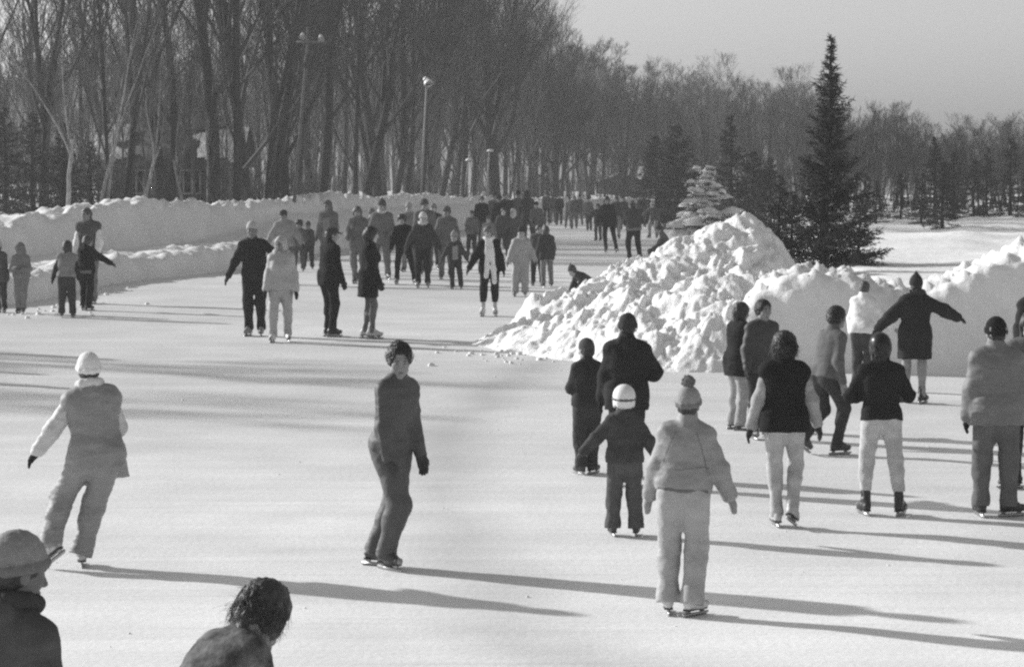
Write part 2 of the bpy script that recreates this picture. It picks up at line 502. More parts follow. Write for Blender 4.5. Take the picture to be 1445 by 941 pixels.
# ---- loose crumbs of snow on the ice
def crumbs():
    rs = np.random.RandomState(5)
    mb = MB()
    ang = np.linspace(0, 2*np.pi, 6, endpoint=False)
    for k in range(260):
        if k < 120:
            s = rs.rand(); i = rs.randint(0, 5)
            a, b = RIDGE[i], RIDGE[i+1]
            x = a[0]+(b[0]-a[0])*s + rs.randn()*0.7 - 0.2; y = min(a[1], 40.5) - 0.6 - abs(rs.randn())*1.6
        elif k < 200:
            x = -9.3 + abs(rs.randn())*.8; y = rs.uniform(46, 60)
        else:
            y = rs.uniform(14, 40); x = rs.uniform(-.22, .22)*y
        r = abs(rs.randn())*0.006 + 0.004 if k >= 200 else abs(rs.randn())*0.022 + 0.010
        z = float(ice_z(y))
        v = []
        for lv, (rr, hh) in enumerate(((1, -0.1), (0.85, 0.6))):
            for t in ang: v.append((x+r*rr*math.cos(t)*(0.7+.6*rs.rand()), y+r*rr*math.sin(t)*(0.7+.6*rs.rand()), z+r*hh*(0.8+.5*rs.rand())))
        v.append((x, y, z+r*0.95))
        mb.add(v, [(i, (i+1) % 6, 6+(i+1) % 6, 6+i) for i in range(6)], [(6+i, 6+(i+1) % 6, 12) for i in range(6)])
    o = mb.build('snow_crumbs', SNOW, smooth=False)
    tag(o, kind='stuff')
crumbs()
# ================================================================== trees
def rot_dir(d, ang, az):
    d = d/np.linalg.norm(d)
    ref = np.array([0, 0, 1.0]) if abs(d[2]) < 0.9 else np.array([1.0, 0, 0])
    u = np.cross(d, ref); u /= np.linalg.norm(u); w = np.cross(d, u)
    return math.cos(ang)*d + math.sin(ang)*(math.cos(az)*u + math.sin(az)*w)

def deciduous(seed, H, r0, clear=0.4, limbs=10, lean=0.0, spread=1.0, fork=0.5, dens=1.0, twig=0.0055, up=0.35, kinds=(5, 5, 4), stems=1, bend=0.05, split=None):
    """Returns (trunk mesh data, crown mesh data) of a bare tree."""
    rs = np.random.RandomState(seed)
    TV, TQ, nv = [], [], 0
    A, B, RA, RB = [], [], [], []
    def branch(p, d, L, r, level):
        nseg = 4 if level <= 1 else (3 if level == 2 else 2)
        pts = [p]; q = p.copy(); dd = d.copy()
        rend = r*0.35 if level < 3 else twig*0.5
        for i in range(nseg):
            dd = dd + rs.randn(3)*(0.11 if level < 3 else 0.10); dd[2] += up*(0.30 if level < 3 else 0.42)
            dd /= np.linalg.norm(dd)
            q2 = q + dd*L/nseg
            A.append(q); B.append(q2)
            RA.append(max(twig, r + (rend-r)*i/nseg)); RB.append(max(twig*0.7, r + (rend-r)*(i+1)/nseg))
            q = q2; pts.append(q2)
        if level >= 4: return
        nk = int(kinds[min(level-1, 2)]*dens + rs.rand())
        for k in range(nk):
            t = 0.25 + 0.75*(k+rs.rand())/nk
            i = min(int(t*nseg), nseg-1); f = t*nseg - i
            s = pts[i] + (pts[i+1]-pts[i])*min(f, 1)
            cd = rot_dir(pts[i+1]-pts[i], R2D(rs.uniform(18, 40)), rs.uniform(0, 6.28))
            branch(s, cd, L*rs.uniform(0.46, 0.72)*(1.05-0.35*t), max(twig, r*0.5*(1-0.5*t)), level+1)
    for st in range(stems):
        ns = 12
        d = np.array([math.sin(lean), 0, math.cos(lean)])
        if stems > 1:
            az = rs.uniform(0, 6.28); sp = rs.uniform(0.1, 0.5)
            d = np.array([math.sin(sp)*math.cos(az), math.sin(sp)*math.sin(az), math.cos(sp)])
        h = H*rs.uniform(0.75, 1.0) if stems > 1 else H
        pts = [np.zeros(3)]; q = np.zeros(3)
        if stems > 1: q = np.array([rs.randn()*.15, rs.randn()*.15, 0]); pts = [q]
        for i in range(ns):
            d = d + np.array([rs.randn()*bend, rs.randn()*bend, 0.03 if stems == 1 else 0.05]); d /= np.linalg.norm(d)
            q = q + d*h*0.92/ns; pts.append(q)
        pts = np.array(pts)
        if split is not None:                                  # the stem parts into a few leaders
            t0, nl = split
            i0 = int(t0*ns); base = pts[i0]
            lead = []
            for l in range(nl):
                az = l*6.28/nl + rs.uniform(-.6, .6); sp = R2D(rs.uniform(4, 14))
                dd = np.array([math.sin(sp)*math.cos(az), math.sin(sp)*math.sin(az), math.cos(sp)])*.85 + d*.15
                q = base.copy(); lp = [q]; m = ns - i0
                for i in range(m):
                    dd = dd + np.array([rs.randn()*bend, rs.randn()*bend, 0.045]); dd /= np.linalg.norm(dd)
                    q = q + dd*h*0.92/ns*rs.uniform(.85, 1.05); lp.append(q)
                lp = np.array(lp); rl = r0*(1-.55*t0)*.68*(1 - .93*np.linspace(0, 1, m+1)**.9) + twig*.6
                v, qd, _ = tube(lp, rl, 7, False); TV.append(v); TQ.append(np.array(qd) + nv); nv += len(v)
                nb = max(4, int(limbs*1.3/nl))
                for k in range(nb):
                    t = .12 + .85*(k + rs.rand()*.9)/nb
                    i = min(int(t*m), m-1); s = lp[i] + (lp[i+1]-lp[i])*(t*m-i)
                    cd = rot_dir(lp[i+1]-lp[i], R2D(rs.uniform(22, 44))*spread, k*2.4 + rs.rand())
                    branch(s, cd, H*rs.uniform(.2, .33)*(1.1-.65*t), max(twig, np.interp(t, np.linspace(0, 1, m+1), rl)*rs.uniform(.4, .6)), 1)
            pts = pts[:i0+2]; limbs_here = max(2, limbs//4)
        else: limbs_here = limbs
        nf = len(pts) - 1
        rad = r0*(1 - 0.9*(np.arange(nf+1)/ns)**(0.8 if fork < 0.6 else 1.2)) + twig*0.6
        rad[0] *= 1.3
        v, qd, _ = tube(pts, rad, 9 if stems == 1 else 5, False)
        TV.append(v); TQ.append(np.array(qd) + nv); nv += len(v)
        tmax = nf/ns
        for k in range(limbs_here):
            t = min(clear, tmax*.6) + (0.97*tmax-min(clear, tmax*.6))*(k + rs.rand()*0.9)/limbs_here
            i = min(int(t*ns), nf-1)
            s = pts[i] + (pts[i+1]-pts[i])*(t*ns-i)
            ang = R2D(rs.uniform(22, 46))*spread
            cd = rot_dir(np.array([0.0, 0, 1])*0.6 + d*0.4, ang, k*2.4 + rs.rand())
            L = H*rs.uniform(0.26, 0.40)*(1.15-0.75*t)*(1 if stems == 1 else 1.0)
            branch(s, cd, L, max(twig, np.interp(t, np.arange(nf+1)/ns, rad)*rs.uniform(0.42, 0.65)), 1 if stems == 1 else 2)
    tv = np.concatenate(TV); tq = np.concatenate(TQ)
    tm = (tv, tq)
    V, Q = prisms(A, B, RA, RB, 3)
    return tm, (V, Q)

BARK = bark(0.042); BARK_PALE = bark(0.09, 'pale_bark'); BIRCH = make_mat('birch_bark', 0.27, 0.8, 0.5, 5.0, 0.004, 20.0)
TWIG_FAR = make_mat('far_twigs', 0.13, 0.9, 0.3, 0.5)  # lighter copy of the twigs: sunlight on the far trees put into the colour
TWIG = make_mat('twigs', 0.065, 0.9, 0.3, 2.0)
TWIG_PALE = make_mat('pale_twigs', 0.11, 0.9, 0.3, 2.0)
def variant(tag_, trunk_mat, crown_mat, **k):
    tm, cm = deciduous(**k)
    return (mesh_arrays(tag_ + '_trunk', tm[0], [tm[1]], True, [trunk_mat]), mesh_arrays(tag_ + '_crown', cm[0], [cm[1]], False, [crown_mat]))

WOOD = [variant('tree', BARK, TWIG, seed=10+i, H=16+1.5*(i % 3), r0=0.135+0.02*(i % 3), clear=0.12+0.04*(i % 3), limbs=15, spread=1.0, dens=1.2, fork=0.8, kinds=(5, 5, 4), bend=0.05, split=(None, (.30, 2), (.4, 2), (.22, 3), None, (.34, 3))[i]) for i in range(6)]
BIG = variant('tree', BARK, TWIG, seed=41, H=19, r0=0.32, clear=0.2, limbs=20, spread=0.9, dens=1.3, fork=0.8, up=0.5, bend=0.035, split=(.3, 4))
ROUND = [variant('tree', BARK, TWIG, seed=51+i, H=11.5, r0=0.2, clear=0.16, limbs=17, spread=1.1, dens=1.35, fork=0.5, up=0.5, split=(.28, 3)) for i in range(3)]
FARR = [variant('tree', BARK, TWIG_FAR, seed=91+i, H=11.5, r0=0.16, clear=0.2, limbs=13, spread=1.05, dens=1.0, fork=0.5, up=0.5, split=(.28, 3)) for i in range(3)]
SAP = [variant('tree', BARK_PALE, TWIG_PALE, seed=61+i, H=6.5, r0=0.055, clear=0.15, limbs=12, spread=0.8, dens=0.9, kinds=(4, 4, 3), up=0.6, twig=0.006) for i in range(4)]
BUSH = [variant('bush', BARK_PALE, TWIG_PALE, seed=71+i, H=2.6, r0=0.022, clear=0.2, limbs=7, stems=8, spread=0.8, dens=1.0, kinds=(4, 4, 3), up=0.5, twig=0.006) for i in range(3)]
BIRCHV = [variant('birch', BIRCH, TWIG_PALE, seed=81+i, H=8.5, r0=0.085, clear=0.3, limbs=9, spread=0.8, dens=0.8, kinds=(4, 4, 3), bend=0.11, fork=0.8, split=(.35, 2)) for i in range(3)]

_NAT = {}
def plant(kind, var, px, base_y, Y, label, group=None, cat='tree', sz=1.0, sxy=None, rz=None, lean=(0, 0), z=None, sink=0.12, parts=('trunk', 'crown'), name='bare_tree', x=None):
    if x is None:
        x = (px-CX)/F*Y
    zz = float(field_z(np.array([x]), np.array([Y]))[0]) if z is None else z
    pxx = CX + x/Y*F
    if kind == 'tree' and 735 < pxx < 905:                  # the skyline of the woods slopes down here
        nat = max(v.co.z for v in var[1].vertices) if var[1].name not in _NAT else _NAT[var[1].name]
        _NAT[var[1].name] = nat
        cap = (CAM_H + (HORIZ - np.interp(pxx, [735, 765, 800, 850, 905], [-25, 4, 26, 52, 104]))/F*Y - zz)/nat
        sz = min(sz, cap)
    e = link(name, None)
    e.empty_display_size = 0.2
    e.location = (x, Y, zz - sink)
    e.rotation_euler = (R2D(lean[1]), R2D(lean[0]), rz if rz is not None else (x*7.3+Y*3.1) % 6.28)
    # lean is applied in world space: spin first, then lean
    e.rotation_mode = 'QUATERNION'
    e.rotation_quaternion = (Matrix.Rotation(R2D(lean[0]), 3, 'Y') @ Matrix.Rotation(R2D(lean[1]), 3, 'X') @ Matrix.Rotation(rz if rz is not None else (x*7.3+Y*3.1) % 6.28, 3, 'Z')).to_quaternion()
    s = sxy if sxy is not None else sz
    e.scale = (s, s, sz)
    for n, me in zip(parts, var):
        c = link(n, me, e)
        if n == 'snow': c['kind'] = 'stuff'
    tag(e, label, cat, group)
    return e

def edge_Y(px): return float(np.interp(px, [0, 150, 320, 480, 660, 800, 950, 1010], [47.5, 57.7, 63.5, 87.6, 132, 192, 205, 205]))
def clear_Y(px, Y):
    while px < 1010 and poly_dist(np.array([[(px-CX)/F*Y, Y]]), RINK)[0] < (5.8 if Y < 86 else 3.2): Y += 1.0
    return Y
WG = 'bare trees of the woods behind the rink'
# traced trunks: base px, depth, height factor, girth factor, lean (deg, + = towards the right), variant, label
TRACED = [
 (62, 78, 1.0, 1.15, 1.0, 3, 'stout dark bare tree with a high forked crown, above the brush at the left edge'),
 (158, 74, .8, .55, -2, 0, 'thin dark trunk beside the birches in front of the cabin'),
 (180, 73, .8, .85, 6, 1, 'short-footed bare tree tilting to the right from the snowy rise before the cabin'),
 (229, 76, 1.0, 1.15, 0, 2, 'left one of a close pair of dark upright trunks before the cabin windows'),
 (243, 77, 1.0, 1.0, -1, 4, 'right one of a close pair of dark upright trunks before the cabin windows'),
 (301, 75, 1.0, 1.2, 0.5, 5, 'thick dark trunk standing right behind the leaning birch'),
 (334, 78, 1.05, 1.25, 0.5, 0, 'left one of two thick dark trunks side by side, left of the floodlight pole'),
 (348, 78, 1.05, 1.15, 1.5, 2, 'right one of two thick dark trunks side by side, left of the floodlight pole'),
 (373, 82, 1.0, 1.1, 0.5, 1, 'dark trunk next to the shadowy bush, left of the floodlight pole'),
 (386, 90, 1.05, 1.0, 2, 3, 'slim dark tree rising close behind the floodlight pole'),
 (405, 88, 1.1, 1.2, 2.5, 4, 'tall dark tree whose crown frames the floodlights'),
 (447, 84, 1.1, 1.05, 6.0, 5, 'slender tree leaning to the right, first one right of the floodlight pole'),
 (499, 98, 1.1, .9, 1.0, 0, 'slender tree, leftmost of the row of dark trunks behind the far bank'),
 (511, 96, 1.1, 1.35, 7.0, 1, 'dark trunk leaning right, second in the row behind the far bank'),
 (533, 98, 1.1, 1.3, 2.5, 2, 'thick straight dark trunk, third in the row behind the far bank'),
 (552, 100, 1.1, 1.1, 6.0, 3, 'forked tree leaning right just left of the slim pole with a white lamp'),
 (566, 108, 1.1, .9, 5, 4, 'slim dark tree between the forked tree and the slim white-lamped pole'),
 (590, 104, 1.05, .9, 5, 5, 'tree leaning right directly behind the slim white-lamped pole'),
 (620, 106, 1.1, 1.1, 3, 1, 'dark trunk right of the slim pole with a white lamp'),
 (640, 108, 1.0, .9, 4, 0, 'slim trunk midway between the white-lamped pole and the biggest tree'),
 (653, 112, 1.05, 1.1, 4, 2, 'dark trunk behind the short post left of the biggest tree'),
 (668, 116, 1.0, .8, -1, 3, 'thin trunk close to the left of the biggest tree'),
 (732, 122, .9, .7, 0, 5, 'thin trunk standing just right of the biggest tree'),
 (750, 118, .95, .85, 1, 4, 'slim trunk, left of three in line right of the biggest tree'),
 (763, 122, .95, 1.0, 0, 0, 'middle trunk of three in line right of the biggest tree'),
]
for px, Y, hs, gs, lean, vi, lab in TRACED:
    Y2 = clear_Y(px, Y); hs = min(hs*Y2/Y, 1.3); gs *= min(Y2/Y, 1.4)*.86; Y = Y2
    plant('tree', WOOD[vi], px, 270, Y, lab, WG, sz=hs, sxy=gs, lean=(lean, 0))
plant('tree', BIG, 697, 270, 156, 'biggest bare tree, thick trunk parting into many upright limbs, behind the far bank', WG, sz=1.15, sxy=1.3, lean=(0.5, 0))
plant('tree', ROUND[0], 786, 268, 196, 'round-crowned bare tree with a thick trunk, right of the biggest tree', WG, sz=1.25, sxy=1.7, lean=(0, 0))
plant('tree', ROUND[1], 833, 272, 214, 'bare tree with a dark trunk left of the low hut', WG, sz=1.1, sxy=1.6)
plant('tree', ROUND[2], 880, 268, 222, 'wide bare tree rising behind the low hut', WG, sz=1.0, sxy=1.7)

BG = 'pale-barked birches at the left'
for px, Y, hs, gs, lean, vi, lab in [
  (139, 70, .95, .6, 6, 0, 'pale birch with a zigzag stem, left of the two leaning birches'),
  (150, 71, 1.0, .6, 10, 1, 'pale birch leaning far right in front of the cabin roof'),
  (244, 72, .9, .55, 5, 2, 'small pale birch by the cabin windows'),
  (293, 72, 1.05, .75, 8, 2, 'tall pale birch leaning right between the cabin and the floodlight pole'),
  (98, 72, .75, .8, -9, 2, 'thin pale birch leaning left over the dark brush'),
  (200, 73, .8, .7, 4, 1, 'thin pale sapling birch with a forked top before the cabin roof'),
  (262, 71, .65, .7, 2, 1, 'short pale birch stem right of the cabin windows')]:
    plant('birch', BIRCHV[vi], px, 270, clear_Y(px, Y), lab, BG, sz=hs, sxy=gs, lean=(lean, 0), name='birch_tree')

# the rest of the woods: rows of trees one cannot tell apart
rs = np.random.RandomState(3)
FILL = 'slender bare grey tree among the many in the woods behind the rink'
FG = 'unnamed trees deep in the woods'
def fill(n, px0, px1, Y0, Y1, vars_, h0, h1, label=FILL, group=FG, cat='tree', name='bare_tree', g=(0.8, 1.1)):
    for i in range(n):
        px = px0 + (px1-px0)*(i + rs.rand())/n
        Y = rs.uniform(Y0, Y1); Y = clear_Y(px, Y) + rs.uniform(0, 8)
        hs = rs.uniform(h0, h1)
        if 158 < px < 305 and Y < 96: Y += 26                 # the clearing before the cabin
        plant('tree', vars_[rs.randint(len(vars_))], px, 270, Y, label, group, cat, sz=hs, sxy=hs*rs.uniform(*g), rz=rs.uniform(0, 6.28), lean=(rs.randn()*1.5, rs.randn()*1.5), name=name)
fill(12, -60, 480, 86, 112, WOOD, .75, 1.0)
fill(14, 430, 790, 112, 150, WOOD, .8, 1.1)
fill(24, -60, 480, 115, 170, FARR, .6, .85)
fill(26, 480, 860, 150, 210, FARR, .8, 1.15)
fill(34, -60, 470, 74, 104, SAP, .8, 1.25, 'thin pale sapling in the brush of the woods at the left', 'saplings in the woods at the left')
fill(28, 470, 860, 125, 170, SAP, .9, 1.5, 'thin pale sapling between the trunks behind the far bank', 'saplings behind the far bank')
fill(9, 160, 310, 122, 140, SAP, 1.2, 1.6, 'thin pale sapling in the brush of the woods at the left', 'saplings in the woods at the left')
for px, Y, s, lab in ((176, 80, .9, 'thin pale sapling before the left end of the cabin roof'), (214, 82, 1.0, 'thin pale sapling between the cabin windows'), (252, 80, .85, 'thin pale sapling in front of the right cabin window'), (276, 83, 1.1, 'thin pale sapling before the right half of the cabin'), (318, 81, 1.0, 'thin pale sapling at the right end of the cabin')):
    plant('tree', SAP[px % 4], px, 270, clear_Y(px, Y), lab, 'saplings in front of the cabin', sz=s, sxy=s)
for px, Y, s, lab in ((168, 84, .8, 'leafless bush at the left end of the cabin'), (236, 85, .7, 'leafless bush under the cabin windows'), (300, 84, .85, 'leafless bush at the right end of the cabin')):
    plant('bush', BUSH[px % 3], px, 270, clear_Y(px, Y), lab, 'bushes in front of the cabin', 'bush', sz=s, name='bare_bush')
fill(26, -40, 480, 72, 90, BUSH, .8, 1.25, 'leafless grey bush under the trees at the left', 'bushes under the trees at the left', 'bush', 'bare_bush')
fill(20, 480, 960, 115, 170, BUSH, .9, 1.4, 'leafless grey bush under the trees behind the far bank', 'bushes behind the far bank', 'bush', 'bare_bush')

# right-hand treeline: top edge traced from the photograph  (px, top y)
TOP = [(880, 88), (905, 108), (925, 122), (942, 122), (958, 108), (975, 98), (990, 96), (1004, 94), (1022, 108), (1042, 122), (1062, 125), (1078, 114), (1092, 107), (1108, 108), (1124, 112), (1138, 112), (1152, 130), (1180, 140), (1206, 158), (1222, 152), (1238, 150), (1256, 152), (1272, 148), (1286, 150), (1300, 160), (1318, 182), (1334, 178), (1350, 176), (1364, 172), (1380, 168), (1398, 178), (1412, 172), (1428, 156), (1442, 150), (1460, 146)]
RT = 'bare trees along the right-hand treeline'
for i, (px, ty) in enumerate(TOP):
    for k in range(2):
        Y = 160 + (i*37 % 50) + k*40 if px < 1150 else 112 + (i*29 % 30) + k*34
        x = (px + rs.randn()*5 - CX)/F*Y
        g = float(field_z(np.array([x]), np.array([float(Y)]))[0])
        H = CAM_H + (HORIZ-ty-rs.uniform(-3, 9)-k*3)/F*Y - g
        v = (WOOD + FARR)[(i*5+k*3) % 9]
        nat = 17.0 if (i*5+k*3) % 9 < 6 else 11.5
        s = H/nat
        plant('tree', v, 0, 0, Y, 'bare grey tree in the distant treeline on the right', RT, sz=s, sxy=min(1.3, s*1.25), rz=rs.uniform(0, 6.28), x=x)
fill(26, 880, 1480, 105, 150, BUSH, 1.1, 1.9, 'leafless grey bush in front of the treeline on the right', 'bushes before the treeline on the right', 'bush', 'bare_bush')

# the far wood that reads as one mass: one object
def far_wood():
    rs2 = np.random.RandomState(9)
    pool = []
    for i in range(4):
        tm, cm = deciduous(seed=200+i, H=12, r0=0.16, clear=0.2, limbs=11, spread=1.0, dens=0.85, kinds=(4, 4, 3), twig=0.012, up=0.45)
        pool.append((np.concatenate([tm[0], cm[0]]), np.concatenate([tm[1], cm[1] + len(tm[0])])))
    Vs, Qs, n = [], [], 0
    def top_at(px):
        if px < 800: return np.interp(px, [-100, 200, 470, 560, 760, 800], [70, 62, 48, 10, 12, 45])
        return np.interp(px, [800, 850, 900, 930] + [p for p, _ in TOP[3:]], [40, 70, 105, 125] + [t for _, t in TOP[3:]])
    for i in range(260):
        px = rs2.uniform(-60, 1500)
        Y = rs2.uniform(215, 330) if px < 1150 else rs2.uniform(185, 300)
        x = (px-CX)/F*Y
        g = float(field_z(np.array([x]), np.array([Y]))[0])
        H = CAM_H + (HORIZ - top_at(px) - rs2.uniform(4, 34))/F*Y - g
        H = min(H, 20)
        a = rs2.uniform(0, 6.28); s = H/12.5; sw = min(s, 1.2)*1.1
        v, q = pool[rs2.randint(4)]
        R = np.array([[math.cos(a), -math.sin(a), 0], [math.sin(a), math.cos(a), 0], [0, 0, 1]])
        Vs.append((v @ R.T)*np.array([sw, sw, s]) + np.array([x, Y, g-.2])); Qs.append(q + n); n += len(v)
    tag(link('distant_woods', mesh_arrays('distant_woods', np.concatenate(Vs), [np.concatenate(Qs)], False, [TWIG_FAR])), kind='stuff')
far_wood()

# trees on the left bank outside the picture whose shadows lie across the ice
for (x, Y, s) in ((-21, 44.5, .8), (-27, 43.0, .9), (-33, 41, .85)):
    plant('tree', ROUND[int(-x) % 3], 0, 0, Y, 'bare tree on the left bank, beyond the left edge of the photo', 'trees beyond the left edge', sz=s, x=x)

# ------------------------------------------------------------------ conifers
NEEDLE = make_mat('needles', 0.035, 0.8, 0.4, 4.0)
NEEDLE_HERO = make_mat('needles', 0.052, 0.8, 0.4, 4.0)
NEEDLE_MID = make_mat('needles', 0.05, 0.8, 0.4, 4.0)
def conifer(seed, H, R, tiers=26, per=6, twigs=9, droop=0.35, sparse=0.15, snow=0.0, clump=5, needle=0.075, power=0.85, width=0.012, low=0.05, tipw=0.015, ragged=False):
    rs = np.random.RandomState(seed)
    A, B, RA, RB = [], [], [], []
    N0, N1, NW = [], [], []          # needle sprays
    S = []                           # snow pads
    for t in range(tiers):
        f = t/(tiers-1)
        h = H*(low + (0.97-low)*f)
        base_L = R*((1-f)**power)*1.0 + tipw*H
        for k in range(per if f < .85 else 4):
            if rs.rand() < sparse*(1-f*.5): continue
            az = rs.uniform(0, 6.28)
            L = base_L*rs.uniform(0.55, 1.2)
            el = R2D(-18 + 62*f + rs.randn()*9)
            if ragged:
                L = base_L*(rs.uniform(.3, 1.0) if rs.rand() < .75 else rs.uniform(.9, 1.1))*(0.5 + .95*vnoise(np.array([[math.cos(az)*1.6+3, math.sin(az)*1.6+5, h*1.9]]))[0])
                L = min(L, R*.92)
                el = R2D(2 + 46*f + rs.randn()*14)
            p = np.array([0, 0, h + rs.randn()*0.03*H/4])
            hd = np.array([math.cos(az), math.sin(az), 0])
            n = 4; pts = [p]; e = el
            for i in range(n):
                q = pts[-1] + (hd*math.cos(e) + np.array([0, 0, math.sin(e)]))*L/n
                e += R2D(rs.uniform(0, 10)) - droop*0.25 + (0.14 if i > 1 else 0)
                pts.append(q)
            for i in range(n):
                A.append(pts[i]); B.append(pts[i+1]); RA.append(0.012*H/4*(1-i/n*.7)); RB.append(0.012*H/4*(1-(i+1)/n*.7))
            pts = np.array(pts)
            sd = np.cross(hd, [0, 0, 1])
            m = max(3, int(twigs*L/R + 2))
            for j in range(m):
                tt = (0.02 if ragged else 0.12) + (.98 if ragged else 0.88)*(j + rs.rand())/m
                i = min(int(tt*n), n-1)
                s = pts[i] + (pts[i+1]-pts[i])*(tt*n-i)
                for sg in (-1, 1):
                    l2 = L*0.38*(1.1-tt*.8)*rs.uniform(.6, 1.2) + 0.02*H/4
                    d = hd*rs.uniform(.5, .9) + sd*sg*rs.uniform(.4, .9) + np.array([0, 0, rs.uniform(-.45, .25) + (.22 if ragged else 0)])
                    d /= np.linalg.norm(d)
                    e2 = s + d*l2
                    A.append(s); B.append(e2); RA.append(0.005*H/4); RB.append(0.003*H/4)
                    c = max(2, int(clump*l2/(0.35*R)) + 1)
                    for q in range(c):
                        u = (q + rs.rand())/c
                        o = s + (e2-s)*u
                        nd = d + rs.randn(3)*0.55
                        nd /= np.linalg.norm(nd)
                        N0.append(o); N1.append(o + nd*needle*H/4*rs.uniform(.7, 1.4)); NW.append(width*H/4*rs.uniform(.7, 1.3))
            if snow > 0 and rs.rand() < snow:
                for i in range(1, n+1):
                    if rs.rand() < .42: continue
                    S.append((pts[i] + rs.randn(3)*np.array([.05, .05, .075])*H/4 + np.array([0, 0, .05*H/4]), L*(0.40-.035*i)*rs.uniform(.7, 1.3)))
    v1, q1 = prisms(A, B, RA, RB, 3)
    v2, q2 = prisms(N0, N1, np.array(NW), np.array(NW)*0.25, 3)
    tv, tq, _ = tube([(0, 0, 0), (0.01*H, 0, H*.35), (0, .008*H, H*.7), (0, 0, H)], [.024*H, .017*H, .009*H, .002*H], 8, False)
    trunk = (np.concatenate([tv]), np.array(tq))
    crown = (np.concatenate([v1, v2]), np.concatenate([q1, q2 + len(v1)]))
    pads = None
    if S:
        V, Q, nn = [], [], 0
        for (c, r) in S:
            ns = 8; prof = [(1.0, -.12), (.95, .22), (.6, .48), (.05, .6)]
            jit = 1 + 0.3*rs.randn(len(prof), ns)*np.array([[1], [1], [.6], [0]])
            a = np.linspace(0, 6.28, ns, endpoint=False)
            V.append(np.array([(c[0] + r*pr*jit[i, j]*math.cos(a[j]), c[1] + r*pr*jit[i, j]*math.sin(a[j]), c[2] + r*pz*1.15) for i, (pr, pz) in enumerate(prof) for j in range(ns)]))
            Q.append(np.array([(i*ns+j, i*ns+(j+1) % ns, (i+1)*ns+(j+1) % ns, (i+1)*ns+j) for i in range(len(prof)-1) for j in range(ns)]) + nn); nn += len(prof)*ns
        pads = (np.concatenate(V), np.concatenate(Q))
    return trunk, crown, pads

def conifer_var(snowmat=None, mat=NEEDLE, **k):
    t, c, s = conifer(**k)
    out = [mesh_arrays('spruce_trunk', t[0], [t[1]], True, [BARK]), mesh_arrays('spruce_crown', c[0], [c[1]], False, [mat])]
    if s is not None: out.append(mesh_arrays('spruce_snow', s[0], [s[1]], True, [SNOW_HEAP]))
    return out
CP = ('trunk', 'crown', 'snow')
HERO = conifer_var(mat=NEEDLE_HERO, seed=5, H=4.25, R=1.18, tiers=46, per=8, twigs=12, droop=0.12, sparse=0.22, clump=7, ragged=True, needle=0.08, power=1.05, width=0.009, low=0.02, snow=0.0, tipw=0.012)
plant('spruce', HERO, 1163, 380, 45.0, 'tall dark spruce with a thin pointed tip, standing behind the snow heap', sz=1.0, parts=CP, name='spruce_tree', lean=(1.2, 0), z=0.80, sink=0.0)
SMALL = [conifer_var(mat=NEEDLE_MID, seed=15+i, H=4, R=1.0+.15*i, tiers=20, per=6, twigs=6, droop=.3, sparse=.12, clump=4, needle=.11, width=.02) for i in range(3)]
SNOWY = conifer_var(mat=NEEDLE, seed=25, H=4, R=1.35, tiers=19, per=8, twigs=6, droop=.6, sparse=.05, clump=4, needle=.11, width=.02, snow=0.85, power=.6)
plant('spruce', SNOWY, 996, 285, 100, 'small spruce loaded with white snow, behind the left slope of the heap', sz=.78, sxy=.86, parts=CP, name='spruce_tree', sink=0.1)
DUSTED = conifer_var(mat=NEEDLE, seed=26, H=4, R=1.3, tiers=20, per=7, twigs=7, droop=.5, sparse=.06, clump=5, needle=.12, width=.024, snow=0.0, power=.6)
for px, ty, Y, by, lab in [
  (1030, 155, 116, 288, 'dark dense spruce just right of the snow-laden one'),
  (1062, 205, 112, 285, 'dark broad spruce with flecks of snow, between the heap top and the treeline'),
  (1086, 215, 106, 292, 'dark low spruce with a snowy right edge, above the heap top'),
  (955, 170, 130, 285, 'tall narrow dark spruce left of the snow-laden one'),
  (925, 185, 150, 280, 'dim dark spruce right of the low hut')]:
    x = (px-CX)/F*Y; g = float(field_z(np.array([x]), np.array([float(Y)]))[0])
    H = CAM_H + (HORIZ-ty)/F*Y - g
    plant('spruce', DUSTED if ty > 160 else SMALL[0], 0, 0, Y, lab, 'dark spruces round the snow-laden one', sz=H/4, sxy=H/4*1.05, parts=CP, name='spruce_tree', x=x, sink=.2)
for i, (px, ty, Y, lab) in enumerate([
  (1318, 185, 92, 'pointed dark spruce, first of the clump on the right behind the bright snow'),
  (1345, 205, 88, 'shorter dark spruce, second of the clump on the right'),
  (1374, 215, 86, 'low dark spruce in the middle of the clump on the right'),
  (1392, 200, 95, 'slim dark spruce near the right edge of the clump'),
  (1425, 186, 92, 'broad grey-green spruce with a sharp tip at the right edge'),
  (1300, 250, 84, 'stunted dark spruce at the foot of the clump on the right'),
  (1452, 215, 88, 'dark spruce cut by the right edge of the photo')]):
    x = (px-CX)/F*Y; g = float(field_z(np.array([x]), np.array([float(Y)]))[0])
    H = CAM_H + (HORIZ-ty)/F*Y - g
    plant('spruce', SMALL[i % 3], 0, 0, Y, lab, 'dark spruces of the clump on the right', sz=H/4, sxy=H/4*1.1, parts=CP, name='spruce_tree', x=x, sink=.2)
